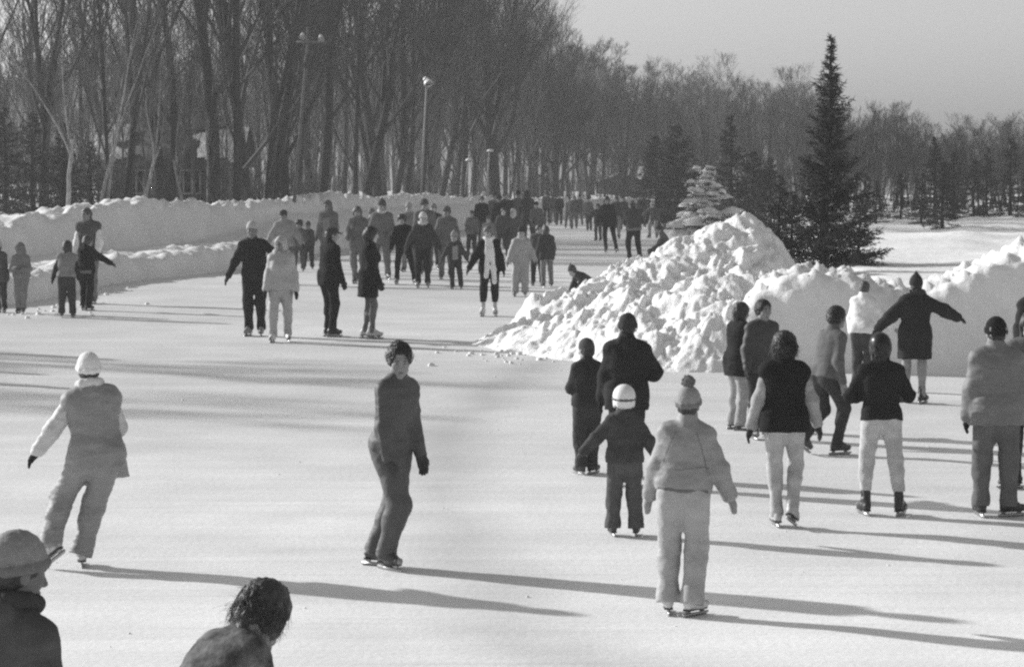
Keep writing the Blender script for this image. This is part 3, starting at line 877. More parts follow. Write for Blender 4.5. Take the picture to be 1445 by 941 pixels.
for i, (px, ty, Y, lab) in enumerate([
  (8, 140, 76, 'dark spreading hemlock at the left edge, above the snow'),
  (48, 150, 74, 'dark ragged hemlock over the snow, second from the left edge'),
  (92, 165, 78, 'dark ragged hemlock with bare legs, third from the left edge'),
  (128, 190, 80, 'low dark hemlock next to the cabin corner'),
  (-30, 120, 78, 'dark hemlock cut by the left edge of the photo')]):
    x = (px-CX)/F*Y; g = float(field_z(np.array([x]), np.array([float(Y)]))[0])
    H = CAM_H + (HORIZ-ty)/F*Y - g
    plant('spruce', SMALL[(i+1) % 3], 0, 0, Y, lab, 'dark hemlocks at the left', sz=H/4, sxy=H/4*1.35, parts=CP, name='hemlock_tree', x=x, sink=.2)
# small bushes and seedlings round the spruce and on the bright field
for i, (px, by, Y, s, lab) in enumerate([
  (1100, 345, 42.9, .40, 'small dark spruce seedling half buried left of the tall spruce'),
  (1118, 358, 42.6, .36, 'tiny spruce seedling at the left foot of the tall spruce'),
  (1212, 350, 44, .36, 'small dark spruce seedling at the right foot of the tall spruce'),
  (1222, 300, 74, .4, 'small dark bush on the bright snow right of the tall spruce'),
  (1236, 303, 72, .34, 'small dark round bush beyond the tall spruce'),
  (1270, 306, 76, .4, 'small dark bush at the far edge of the bright snow field'),
  (1300, 312, 70, .42, 'dark bush at the left foot of the spruce clump'),
  (1330, 318, 66, .5, 'dark bush at the right of the bright snow field'),
  (982, 318, 120, .6, 'low dark shrub poking over the left slope of the heap')]):
    x = (px-CX)/F*Y
    zz = max(float(heap_z(np.array([x]), np.array([float(Y)]))[0]), float(field_z(np.array([x]), np.array([float(Y)]))[0])) if 1090 < px < 1215 else None
    plant('bush', SMALL[i % 3], 0, 0, Y, lab, 'small dark evergreens on the snow', 'shrub', sz=s, sxy=s*1.25, parts=CP, name='evergreen_shrub', x=x, sink=.25 if s > .35 else .12, z=zz)

# ================================================================== buildings and lamps
WOODWALL = make_mat('dark_boards', 0.085, 0.9, 0.3, 2.0, 0.01, 8.0)
ROOF = make_mat('roof_felt', 0.06, 0.95, 0.3, 2.0)
FRAMEM = make_mat('window_frame', 0.3, 0.8, 0.15, 3.0)
GLASS = make_mat('dark_glass', 0.02, 0.12, 0.2, 1.0, spec=0.5)
def cabin():
    Y = 92.0
    x0 = (156-CX)/F*Y; x1 = (328-CX)/F*Y
    g = float(field_z(np.array([(x0+x1)/2]), np.array([Y]))[0]) - 0.25
    e = link('log_cabin', None, None, (x0, Y, g)); W = x1-x0
    tag(e, 'long low cabin of dark logs with a snowy roof, behind trees at the left', 'cabin')
    D = 4.0; EH = 2.05; RH = 1.15
    mb = MB()
    nl = 12
    for i in range(nl):                                     # log courses
        z0 = EH*i/nl; z1 = EH*(i+1)/nl
        mb.tube([(0, 0, (z0+z1)/2), (W, 0, (z0+z1)/2)], [EH/nl*.56]*2, 8)
        mb.tube([(0, D, (z0+z1)/2), (W, D, (z0+z1)/2)], [EH/nl*.56]*2, 8)
        mb.tube([(0.05, -.15, (z0+z1)/2+.05), (0.05, D+.15, (z0+z1)/2+.05)], [EH/nl*.56]*2, 8)
        mb.tube([(W-.05, -.15, (z0+z1)/2+.05), (W-.05, D+.15, (z0+z1)/2+.05)], [EH/nl*.56]*2, 8)
    mb.add([(0, 0, EH), (0, D, EH), (0, D/2, EH+RH), (W, 0, EH), (W, D, EH), (W, D/2, EH+RH)], [], [(0, 2, 1), (3, 4, 5)])
    mb.build('wall', WOODWALL, e)
    rf = MB()
    for s in (0, 1):
        ya, yb = (-.55, D/2) if s == 0 else (D+.55, D/2)
        za = EH - .28
        rf.hexa([(-.5, ya, za), (W+.5, ya, za), (W+.5, yb, EH+RH), (-.5, yb, EH+RH), (-.5, ya, za+.12), (W+.5, ya, za+.12), (W+.5, yb, EH+RH+.12), (-.5, yb, EH+RH+.12)])
    rfo = rf.build('roof', ROOF, e)
    # snow left on the roof in patches
    gx = np.linspace(-.45, W+.45, 120); gy = np.linspace(-.5, D/2, 26)
    def rz(X, Yv): return EH-.28 + (Yv+.55)/(D/2+.55)*(RH+.28) + .12 + 0.16*(fbm(np.stack([X*.55, Yv*.9, X*0+4], -1), 3)+.02)
    V, Q = grid_mesh(gx, gy, rz)
    zs = V[Q][:, :, 2] - np.array([0])
    yy = V[Q][:, :, 1].mean(1)
    Q = Q[(V[Q][:, :, 2].mean(1) - (EH-.16 + (yy+.55)/(D/2+.55)*(RH+.28))) > 0.06]
    link('roof_snow', mesh_arrays('roof_snow', V, [Q], True, [SNOW]), rfo)
    for cx_, w, n in ((1.38, .80, 3), (2.82, .90, 3)):
        fr = MB(); a, b, z0, z1 = cx_-w/2, cx_+w/2, .95, 1.72
        for i in range(n+1):
            xx = a + (b-a)*i/n; fr.box((xx-.035, -.20, z0), (xx+.035, -.12, z1))
        fr.box((a-.05, -.205, z0-.07), (b+.05, -.118, z0)); fr.box((a-.05, -.205, z1), (b+.05, -.118, z1+.07))
        w_ = fr.build('window', FRAMEM, e)
        gl = MB(); gl.box((a, -.14, z0), (b, -.125, z1)); gl.build('pane', GLASS, w_)
    dr = MB(); dr.box((W-.85, -.16, 0), (W-.2, -.11, 1.85)); d = dr.build('door', make_mat('door_paint', 0.16, .8, .2, 3.0), e)
    h = MB(); h.tube([(W-.75, -.16, 1.0), (W-.75, -.21, 1.0), (W-.65, -.21, 1.0)], [.015]*3, 6); h.build('handle', STEEL, d)
    ch = MB(); ch.box((W*.62, D/2-.2, EH+RH-.3), (W*.62+.55, D/2+.35, EH+RH+.7)); ch.build('chimney', make_mat('stone', .2, .9, .35, 5.0, .02, 9.0), rfo)
cabin()

def hut():
    Y = 216.0
    x0 = (842-CX)/F*Y; x1 = (912-CX)/F*Y
    g = float(field_z(np.array([(x0+x1)/2]), np.array([Y]))[0]) - .2
    W = x1-x0
    e = link('hut', None, None, (x0, Y, g))
    tag(e, 'low dark hut with a shallow snow-edged roof, under trees at the far end', 'hut')
    m = MB(); m.box((0, 0, 0), (W, 3, 1.25)); m.add([(0, -.002, 1.25), (W, -.002, 1.25), (W/2, -.002, 1.95), (0, 3.002, 1.25), (W, 3.002, 1.25), (W/2, 3.002, 1.95)], [], [(0, 1, 2), (3, 5, 4)])
    m.build('wall', WOODWALL, e)
    r = MB()
    for s in (-1, 1):
        xe = W/2 + s*(W/2+.45)
        r.hexa([(xe, -.4, 1.05), (W/2, -.4, 1.95), (W/2, 3.4, 1.95), (xe, 3.4, 1.05), (xe, -.4, 1.16), (W/2, -.4, 2.06), (W/2, 3.4, 2.06), (xe, 3.4, 1.16)])
    ro = r.build('roof', ROOF, e)
    s_ = MB()
    for s in (-1, 1):
        for k in range(5):
            t0, t1 = k/5+.03, k/5+.16
            xa, xb = W/2+s*(W/2+.45)*t0, W/2+s*(W/2+.45)*t1
            za, zb = 2.065-.9*t0, 2.065-.9*t1
            s_.hexa([(xa, -.38, za), (xb, -.38, zb), (xb, 3.3, zb), (xa, 3.3, za), (xa, -.36, za+.10), (xb, -.36, zb+.07), (xb, 3.2, zb+.07), (xa, 3.2, za+.1)])
    s_.build('roof_snow', SNOW, ro, True)
    d = MB(); d.box((W*.42, -.03, 0), (W*.62, 0.0, 1.05)); d.build('door', ROOF, e)
hut()

POLE = make_mat('pole_wood', 0.14, .9, .3, 4.0)
POLE_PALE = make_mat('pole_steel', 0.32, .6, .15, 4.0)
LAMPW = make_mat('lamp_enamel', 0.75, .4, .05, 3.0)
LAMPD = make_mat('lamp_housing', 0.06, .6, .1, 3.0)
def pole_at(px0, y0, px1, y1, Y):
    a, b = at(px0, y0, Y), at(px1, y1, Y)
    return a, b - a
def floodlight():
    a, d = pole_at(415, 272, 434, 62, 79)
    a[2] -= .3; d[2] += .3
    e = link('floodlight_pole', None, None, tuple(a))
    tag(e, 'tall leaning pole with a cluster of white floodlights at its top, behind the left bank', 'light pole')
    m = MB(); m.tube([np.zeros(3), d*.5, d], [.06, .05, .04], 10); m.build('pole', POLE, e)
    c = MB(); c.tube([d + np.array([-.35, 0, .05]), d + np.array([.6, 0, .05])], [.035]*2, 8)
    c.tube([d + np.array([0, 0, -.3]), d + np.array([0, 0, .5])], [.035]*2, 8); c.build('crossarm', POLE, e)
    for (ox, oz, rx) in ((-.15, .30, 20), (.42, .24, 25)):
        l = MB(); l.lathe([(0.02, .13), (.07, .12), (.10, .02), (.145, -.08), (.15, -.10)], ns=14)
        o = l.build('floodlight', make_mat('lamp_enamel', 0.5, .4, .05, 3.0), e, True)
        o.scale = (.72,)*3; o.location = tuple(d + np.array([ox, -.08, oz - .06])); o.rotation_euler = (R2D(-60+rx), 0, R2D(ox*40))
        g = MB(); g.lathe([(.001, -.10), (.14, -.095)], ns=14); g.build('lens', make_mat('lens_glass', .3, .2, .05, 3.0), o)
    b = MB(); b.box((d[0]-.09, d[1]-.16, d[2]-.75), (d[0]+.09, d[1]-.04, d[2]-.35)); b.build('switch_box', LAMPD, e)
floodlight()
def lamp_pole(px0, y0, px1, y1, Y, r, head, label):
    a, d = pole_at(px0, y0, px1, y1, Y)
    a[2] -= .3; d[2] += .3
    e = link('lamp_post', None, None, tuple(a))
    tag(e, label, 'lamp post', 'lamp posts along the far bank')
    m = MB(); m.tube([np.zeros(3), d*.5, d], [r, r*.9, r*.75], 8); m.build('post', POLE_PALE, e)
    h = MB()
    if head == 'flood':
        h.lathe([(.02, .34), (.10, .30), (.17, .05), (.24, -.12)], ns=12)
    else:
        h.lathe([(.02, .10), (.14, .05), (.2, -.03), (.19, -.05), (.02, -.06)], ns=12)
    o = h.build('lamp', LAMPW, e, True); o.location = tuple(d + np.array([.05, -.05, .05]))
    if head == 'flood': o.rotation_euler = (R2D(-35), R2D(-35), 0)
    k = MB(); k.tube([d*.985 + np.array([0, -.03, 0]), d + np.array([.26, -.05, -.02])], [.03, .03], 6); k.build('bracket', LAMPD, e)
lamp_pole(594, 266, 602, 118, 119, .055, 'flood', 'tall slim pole with a bright white lamp at its tip, before the tree row')
lamp_pole(686.5, 270, 690.5, 214, 143, .055, 'disc', 'short pale post with a white disc lamp, in front of the biggest tree')
lamp_pole(656, 266, 660.5, 227, 138, .04, 'disc', 'short dim post left of the biggest tree')
# ================================================================== people
def surf_nets(f, org, h):
    s = f < 0
    c = np.zeros(tuple(n-1 for n in f.shape), np.int8)
    sl = [slice(0, -1), slice(1, None)]
    for i in (0, 1):
        for j in (0, 1):
            for k in (0, 1):
                c += s[sl[i], sl[j], sl[k]]
    act = (c > 0) & (c < 8)
    I, J, K = np.nonzero(act)
    n = len(I)
    if n == 0: return np.zeros((0, 3)), np.zeros((0, 4), int)
    idx = np.full(act.shape, -1, np.int32); idx[I, J, K] = np.arange(n)
    acc = np.zeros((n, 3), np.float32); cnt = np.zeros(n, np.float32)
    cs = [(a, b, d) for a in (0, 1) for b in (0, 1) for d in (0, 1)]
    val = {q: f[I+q[0], J+q[1], K+q[2]] for q in cs}
    for q in cs:
        for ax in range(3):
            if q[ax]: continue
            r = list(q); r[ax] = 1; r = tuple(r)
            fa, fb = val[q], val[r]
            x = (fa < 0) != (fb < 0)
            t = np.where(x, fa/np.where(x, fa-fb, 1), 0)
            p = np.array(q, np.float32)[None] + np.zeros((n, 3), np.float32)
            p[:, ax] += t
            acc[x] += p[x]; cnt[x] += 1
    V = np.asarray(org) + h*(np.stack([I, J, K], 1) + acc/cnt[:, None])
    Q = []
    for ax in range(3):
        o1, o2 = (ax+1) % 3, (ax+2) % 3
        lo = [slice(None)]*3; hi = [slice(None)]*3
        lo[ax] = slice(0, -1); hi[ax] = slice(1, None)
        for o in (o1, o2): lo[o] = slice(1, -1); hi[o] = slice(1, -1)
        sa, sb = s[tuple(lo)], s[tuple(hi)]
        E = np.nonzero(sa != sb)
        flip = sa[E]
        E = list(E); E[o1] = E[o1]+1; E[o2] = E[o2]+1
        def cell(d1, d2):
            e = list(E); e[o1] = e[o1]-d1; e[o2] = e[o2]-d2
            return idx[e[0], e[1], e[2]]
        q = np.stack([cell(1, 1), cell(0, 1), cell(0, 0), cell(1, 0)], 1)
        q = np.where(flip[:, None], q, q[:, ::-1])
        Q.append(q)
    return V, np.concatenate(Q)

class SDF:
    """A smooth union of tapered capsules and ellipsoids, cut and folded, turned into one surface."""
    def __init__(self): self.ops = []; self.lo = np.full(3, 9e9); self.hi = -self.lo; self.cutlo = None
    def _grow(self, p, r):
        self.lo = np.minimum(self.lo, np.asarray(p)-r); self.hi = np.maximum(self.hi, np.asarray(p)+r)
    def cap(self, a, b, ra, rb=None, k=0.03, flat=1.0, fd=None):
        rb = ra if rb is None else rb
        a = np.asarray(a, float); b = np.asarray(b, float)
        self.ops.append(('cap', a, b, ra, rb, k, flat, fd)); self._grow(a, ra+k*.3); self._grow(b, rb+k*.3); return self
    def ell(self, c, R, rad, k=0.02):
        c = np.asarray(c, float); rad = np.asarray(rad, float)
        self.ops.append(('ell', c, R, rad, k)); self._grow(c, max(rad)+k*.3); return self
    def sub(self, c, R, rad, k=0.01):
        self.ops.append(('sub', np.asarray(c, float), R, np.asarray(rad, float), k)); return self
    def cut(self, p, n, centre=None, reach=None):
        n = np.asarray(n, float); self.ops.append(('cut', np.asarray(p, float), n/np.linalg.norm(n), centre, reach)); return self
    def fold(self, amp, freq, mode='fold', mask=None): self.ops.append(('fold', amp, freq, mode, mask)); return self
    def surface(self, h):
        pad = 3.2*h
        org = self.lo - pad
        n = np.ceil((self.hi + pad - org)/h).astype(int) + 1
        f = np.full(n, 1.0, np.float32)
        ax = [org[i] + h*np.arange(n[i]) for i in range(3)]
        def region(lo, hi):
            a = np.clip(np.floor((lo-org)/h).astype(int), 0, n-1); b = np.clip(np.ceil((hi-org)/h).astype(int)+1, 1, n)
            sl = tuple(slice(a[i], b[i]) for i in range(3))
            X, Y, Z = np.meshgrid(*[ax[i][sl[i]] for i in range(3)], indexing='ij')
            return sl, np.stack([X, Y, Z], -1).astype(np.float32)
        for op in self.ops:
            if op[0] == 'cap':
                _, a, b, ra, rb, k, flat, fd = op
                m = max(ra, rb) + k + 3*h
                sl, P = region(np.minimum(a, b)-m, np.maximum(a, b)+m)
                if P.size == 0: continue
                w = P - a; e = b - a
                if flat != 1.0:
                    fd_ = np.asarray(fd, float); fd_ = fd_/np.linalg.norm(fd_)
                    g = 1/flat - 1
                    w = w + g*(w @ fd_)[..., None]*fd_; e = e + g*(e @ fd_)*fd_
                t = np.clip((w @ e)/max(e @ e, 1e-9), 0, 1)
                d = np.linalg.norm(w - t[..., None]*e, axis=-1) - (ra + (rb-ra)*t)
                if flat != 1.0: d = d*(0.5+0.5*flat)
                self._smin(f, sl, d, k)
            elif op[0] in ('ell', 'sub'):
                _, c, R, rad, k = op
                m = max(rad) + k + 3*h
                sl, P = region(c-m, c+m)
                if P.size == 0: continue
                w = (P - c) @ R
                k0 = np.linalg.norm(w/rad, axis=-1); k1 = np.linalg.norm(w/(rad*rad), axis=-1) + 1e-9
                d = k0*(k0-1)/k1
                d = np.where(k0 < 1e-4, -min(rad), d)
                if op[0] == 'ell': self._smin(f, sl, d, k)
                else:
                    g = f[sl]; d = -d
                    hh = np.maximum(k-np.abs(g-d), 0)/k
                    f[sl] = np.maximum(g, d) + hh*hh*k*0.25
            elif op[0] == 'cut':
                _, p, nn, c, reach = op
                if c is not None:
                    sl, P = region(np.asarray(c)-reach, np.asarray(c)+reach)
                    if P.size == 0: continue
                    d = (P-p) @ nn
                    ok = np.linalg.norm(P-np.asarray(c), axis=-1) < reach
                    f[sl] = np.where(ok, np.maximum(f[sl], d), f[sl])
                else:
                    sl, P = region(org, org + h*n)
                    f[sl] = np.maximum(f[sl], (P-p) @ nn)
            else:
                _, amp, freq, mode, mask = op
                I = np.nonzero(np.abs(f) < amp*1.5 + 2.5*h)
                P = np.stack([ax[i][I[i]] for i in range(3)], -1).astype(np.float32)
                if mode == 'fold':
                    w = P*np.asarray(freq)
                    w = w + 0.6*vnoise(P*4.0)[:, None]
                    g = (1 - np.abs(2*vnoise(w) - 1))*0.65 + vnoise(w*2.3+5)*0.35 - 0.55
                elif mode == 'quilt':
                    g = np.abs(np.sin(P @ np.asarray(freq)))**0.5 - .7
                else:
                    g = vnoise(P*np.asarray(freq)) - .5 + .5*(vnoise(P*np.asarray(freq)*2.1+3) - .5)
                if mask is not None: g = g*mask(P)
                f[I] -= amp*g*2
        return surf_nets(f, org, h)
    @staticmethod
    def _smin(f, sl, d, k):
        g = f[sl]
        hh = np.maximum(k-np.abs(g-d), 0)/k
        f[sl] = np.minimum(g, d) - hh*hh*k*0.25

def RX(a): c, s = math.cos(a), math.sin(a); return np.array([[1, 0, 0], [0, c, -s], [0, s, c]])
def RY(a): c, s = math.cos(a), math.sin(a); return np.array([[c, 0, s], [0, 1, 0], [-s, 0, c]])
def RZ(a): c, s = math.cos(a), math.sin(a); return np.array([[c, -s, 0], [s, c, 0], [0, 0, 1]])
def unit(v): v = np.asarray(v, float); return v/(np.linalg.norm(v)+1e-9)

PEOPLE = []
class Person:
    D = dict(kid=0.0, fem=False, lean=3, side=0, twist=0, crouch=0.0, hip=(0, 0), L=(-.10, 0, 0, 8, 0), R=(.10, 0, 0, -8, 0),
             la=(6, 9, 14), ra=(6, 9, 14), head=(0, 4), hip_h=None,
             jacket=.1, bulk=.035, hem=.06, sleeves=None, smat='cloth', flare=0.0, quilt=False, collar=None, hood=False,
             trousers=.05, tb=.022, tflare=0.0, tlen=0.0, tmat='cloth', sock=None,
             skate=.05, hat=None, hatv=.1, pom=None, brim=None, hair='short', hairv=.03, face=.33, glove=.04, mitt=False,
             scarf=None, tails=0.0, stripe=None, Y=None, belt=None, extra=None, chest_light=None, s=None)
    def __init__(self, px, py, top, yaw, label, **kw):
        o = dict(Person.D); o.update(kw); self.o = o
        if o['Y'] is not None:
            base = at(px, py, o['Y']); base[2] = float(ice_z(o['Y']))
        else:
            base = on_ice(px, py)
        self.base = base; Y = base[1]
        self.want = (at(px, top, Y)[2] - base[2])
        self.label, self.yaw = label, yaw
        jr = random.Random(label)                            # nobody stands quite straight
        if base[1] > 34:
            def J(k, f):
                if k not in kw: o[k] = f(o[k])
            J('twist', lambda v: jr.uniform(-9, 9)); J('side', lambda v: jr.uniform(-3, 3)*(1.7 if base[1] > 70 else 1)); J('lean', lambda v: v + jr.uniform(-3, 5))
            for k in ('la', 'ra'): J(k, lambda v: (v[0]+jr.uniform(-12, 18), v[1]+jr.uniform(-3, 9), v[2]+jr.uniform(-8, 40)))
            J('head', lambda v: (jr.uniform(-28, 28), v[1]+jr.uniform(-6, 10)))
            J('L', lambda v: (v[0]-jr.uniform(-.03, .09), jr.uniform(-.2, .2), 0, v[3]+jr.uniform(-8, 14), 0))
            J('R', lambda v: (v[0]+jr.uniform(-.03, .09), jr.uniform(-.2, .2), 0, v[3]-jr.uniform(-8, 14), 0))
            J('hip', lambda v: (jr.uniform(-.03, .03), 0))
        self.dist = Y
        self.pose()
        self.s = o['s'] or self.want/self.topz
        self.h = max(0.0075, Y*0.00036)/self.s
        self.h = min(self.h, 0.030)
        self.build()

    # ------------------------------------------------ skeleton (metres for a 1.75 m adult)
    def pose(self):
        o = self.o
        kid, fem = o['kid'], o['fem']
        self.hs = 1 + 0.38*kid                              # head size
        self.lim = 1 - 0.06*kid
        hw = .088; sw = (.142 if fem else .160)*(1-.06*kid)
        L1, L2 = .43*(1-.05*kid), .41*(1-.05*kid)
        up = np.array([0, 0, 1.0])
        self.feet = []
        for side, ft in ((-1, o['L']), (1, o['R'])):
            x, y, z, yaw, pit = ft
            R = RZ(R2D(yaw)) @ RX(R2D(pit))
            p = np.array([x, y, z])
            if pit < 0:                                      # heel lifted: turn about the toe end of the blade
                piv = np.array([0, .17, 0]); p = p + RZ(R2D(yaw)) @ piv - R @ piv
            elif pit > 0:
                piv = np.array([0, -.09, 0]); p = p + RZ(R2D(yaw)) @ piv - R @ piv
            self.feet.append((p, R, p + R @ np.array([0, -.01, .145])))
        hipx, hipy = o['hip']
        # highest pelvis both legs allow, less the crouch
        zs = []
        for side, (p, R, an) in zip((-1, 1), self.feet):
            dx, dy = hipx + side*hw - an[0], hipy - an[1]
            reach = (L1+L2)*0.992
            zs.append(an[2] + math.sqrt(max(0.01, reach*reach - dx*dx - dy*dy)))
        hz = o['hip_h'] if o['hip_h'] is not None else min(zs) - o['crouch']
        self.pel = np.array([hipx, hipy, hz])
        self.legs = []
        for side, (p, R, an) in zip((-1, 1), self.feet):
            H = self.pel + np.array([side*hw, 0, 0])
            v = an - H; D = min(np.linalg.norm(v), (L1+L2)*.999); u = unit(v)
            a = (L1*L1 - L2*L2 + D*D)/(2*D); hh = math.sqrt(max(0, L1*L1-a*a))
            kd = unit(R[:, 1]*.6 + np.array([0, 1, 0])*.8 + np.array([side*.12, 0, 0])); kd = unit(kd - u*(kd @ u))
            self.legs.append((H, H + u*a + kd*hh, H + u*D))
        T = RZ(R2D(o['twist'])) @ RY(R2D(o['side'])) @ RX(R2D(-o['lean']))
        self.T = T
        self.fw, self.rt, self.up = T[:, 1], T[:, 0], T[:, 2]
        tl = .50*(1-.03*kid)
        self.chest = self.pel + T @ np.array([0, .0, .33])
        self.neck = self.pel + T @ np.array([0, -.01, tl+.055])
        self.sh = [self.pel + T @ np.array([sg*sw, -.005, tl-.028]) for sg in (-1, 1)]
        self.arms = []
        for sg, s0, spec in ((-1, self.sh[0], o['la']), (1, self.sh[1], o['ra'])):
            fwd, out, bend = spec[:3]; inw = spec[3] if len(spec) > 3 else 12
            Ru = RY(R2D(-sg*out)) @ RX(R2D(fwd))
            ud = T @ (Ru @ np.array([0, 0, -1.0]))
            ud = unit(ud*0.6 + (RZ(R2D(o['twist'])) @ (Ru @ np.array([0, 0, -1.0])))*0.4)
            fd = Ru @ (RX(R2D(bend)) @ np.array([0, 0, -1.0]))
            fd = RZ(R2D(sg*inw*min(1, bend/60+.1))) @ fd
            fd = unit((T @ fd)*.5 + (RZ(R2D(o['twist'])) @ fd)*.5)
            el = s0 + ud*.295*(1-.04*kid); wr = el + fd*.25*(1-.04*kid)
            self.arms.append((s0, el, wr, fd, ud))
        hy, hp = o['head'][:2]; roll = o['head'][2] if len(o['head']) > 2 else 0
        self.HR = RZ(R2D(o['twist']+hy)) @ RY(R2D(roll)) @ RX(R2D(-hp - o['lean']*.35))
        nb = self.neck
        nd = unit(self.up*.75 + np.array([0, 0, .25]) + self.HR[:, 1]*.12)
        self.hc = nb + nd*(.055 + .085*self.hs) + self.HR[:, 1]*.015
        extra = {'toque': .045, 'beanie': .035, 'helmet': .04, 'fur': .05, 'cap': .03, 'hood': .045, 'point': .10}.get(o['hat'], {'curly': .03, 'bouffant': .035, 'long': .02, 'bob': .02}.get(o['hair'], .012))
        if o['pom']: extra += .075
        tops = self.hc[2] + .123*self.hs*abs(self.HR[2, 2]) + .075*abs(self.HR[2, 1]) + extra*self.hs
        self.topz = tops

    def hp(self, x, y, z):                                   # a point of the head frame
        return self.hc + self.HR @ (np.array([x, y, z])*self.hs)

    # ------------------------------------------------ pieces
    def torso(self, S, g, shoulders=True):
        fem = self.o['fem']; fw = self.fw
        P = self.pel; T = self.T
        S.cap(P + T @ np.array([-.035, 0, .0]), P + T @ np.array([.035, 0, .0]), .118+g, k=.05, flat=.82, fd=fw)
        S.cap(P + T @ np.array([0, .0, .08]), P + T @ np.array([0, .0, .22]), (.132 if fem else .142)+g, (.128 if fem else .148)+g, .06, .68, fw)
        S.cap(P + T @ np.array([-.035, .0, .33]), P + T @ np.array([.035, .0, .33]), (.125 if fem else .138)+g, k=.07, flat=.74, fd=fw)
        S.cap(P + T @ np.array([-.06, -.01, .42]), P + T @ np.array([.06, -.01, .42]), .095+g, k=.07, flat=.85, fd=fw)
        for s0 in self.sh:
            S.cap(P + T @ np.array([0, -.01, .515]), s0, .052+g*.55, .050+g*.75, .05)
        if fem:
            for sg in (-1, 1): S.ell(P + T @ np.array([sg*.07, .085, .335]), T, np.array([.065, .06, .065])+g*.8, .05)
    def arm(self, S, i, g, gw=None, end=0.0, k=.035):
        s0, el, wr, fd, ud = self.arms[i]; q = self.lim
        S.cap(s0 + (el-s0)*.08, el, (.047+g*.72)*q, (.042+g*.9)*q, k)
        S.cap(el, wr + fd*end, (.042+g)*q, (.030+(g if gw is None else gw))*q, k)
    def legf(self, S, i, g, gk=None, ga=None, k=.04):
        H, K, A = self.legs[i]; q = self.lim
        gk = g if gk is None else gk; ga = g if ga is None else ga
        S.cap(H + np.array([0, -.008, .0]), K, (.088+g)*q, (.056+gk)*q, k)
        S.cap(H + np.array([0, -.026, .02]), H + (K-H)*.25 + np.array([0, -.008, 0]), (.078+g*.9)*q, (.068+g)*q, .05)
        back = unit(np.cross(np.array([1.0, 0, 0]), A-K))
        S.cap(K, A, (.054+gk)*q, (.040+ga)*q, k)
        m = K + (A-K)*.28 + back*(-.018 if back[1] > 0 else .018)
        S.cap(K + (A-K)*.1, m + (A-K)*.1, .045*q+gk, .046*q+(gk+ga)/2, .04)
    def head_prims(self, S):
        R, z = self.HR, self.hs
        def e(c, r, k=.02): S.ell(self.hp(*c), R, np.array(r)*z, k*z)
        def c_(a, b, ra, rb, k=.015): S.cap(self.hp(*a), self.hp(*b), ra*z, rb*z, k*z)
        e((0, -.014, .035), (.074, .093, .086))
        e((0, .028, -.03), (.061, .064, .092), .03)
        e((0, .066, -.104), (.026, .022, .02), .03)
        for sg in (-1, 1):
            e((sg*.045, .012, -.078), (.024, .035, .028), .03)
            e((sg*.042, .066, -.022), (.024, .02, .02), .025)
        c_((-.036, .084, .030), (.036, .084, .030), .012, .012, .02)
        for sg in (-1, 1): S.sub(self.hp(sg*.031, .101, .006), R, np.array([.019, .016, .013])*z, .012)
        for sg in (-1, 1): e((sg*.031, .080, .006), (.0125, .0125, .0115), .004)
        c_((0, .090, .014), (0, .112, -.030), .008, .0135, .012)
        for sg in (-1, 1): e((sg*.012, .100, -.036), (.009, .010, .008), .008)
        c_((-.017, .088, -.064), (.017, .088, -.064), .0075, .0075, .006)
        c_((-.014, .086, -.074), (.014, .086, -.074), .008, .008, .006)
        for sg in (-1, 1): e((sg*.077, -.006, -.006), (.011, .022, .033), .008)
        S.cap(self.neck - self.up*.05, self.hp(0, -.018, -.07), .060*self.lim, .054*z, .03)
    def hand(self, S, i, g=0.0, mitt=False, h=.008):
        s0, el, wr, fd, ud = self.arms[i]; sg = -1 if i == 0 else 1
        q = 1 - .05*self.o['kid']
        inn = unit(np.cross(fd, self.fw)*-sg) if abs(fd @ self.fw) < .9 else unit(-sg*self.rt)
        inn = unit(inn - fd*(inn @ fd))                      # palm faces the body
        if inn @ (-sg*self.rt) < 0: inn = -inn
        wd = unit(np.cross(inn, fd)*sg)
        if wd @ self.fw < 0: wd = -wd                         # thumb side faces forward
        S.cap(wr - fd*.05, wr + fd*.02, (.031+g)*q, (.030+g)*q, .02)
        for w in (-.022, .022):
            S.cap(wr + fd*.03 + wd*w, wr + fd*.085 + wd*w*1.15, (.019+g)*q, (.018+g)*q, .02)
        if mitt:
            S.cap(wr + fd*.08 + wd*.018, wr + fd*.145 + inn*.012 + wd*.012, (.023+g)*q, (.020+g)*q, .03, .8, inn)
            S.cap(wr + fd*.08 - wd*.018, wr + fd*.135 + inn*.012 - wd*.012, (.023+g)*q, (.020+g)*q, .03, .8, inn)
        else:
            for w, ln in ((.033, .066), (.011, .074), (-.011, .070), (-.032, .054)):
                a = wr + fd*.088 + wd*w
                b = a + unit(fd + wd*w*2.2 + inn*.14)*ln*.48
                c = b + unit(fd*.85 + wd*w*2 + inn*.52)*ln*.5
                S.cap(a, b, (.0088+g*.5)*q, (.0082+g*.5)*q, .006); S.cap(b, c, (.0082+g*.5)*q, (.0070+g*.5)*q, .004)
        a = wr + fd*.028 + wd*.030; b = a + unit(fd*.72 + wd*.65 + inn*.25)*.042; c = b + unit(fd*.95 + wd*.18 + inn*.3)*.03
        S.cap(a, b, (.013+g*.7)*q, (.0115+g*.6)*q, .012); S.cap(b, c, (.0112+g*.6)*q, (.0095+g*.6)*q, .006)

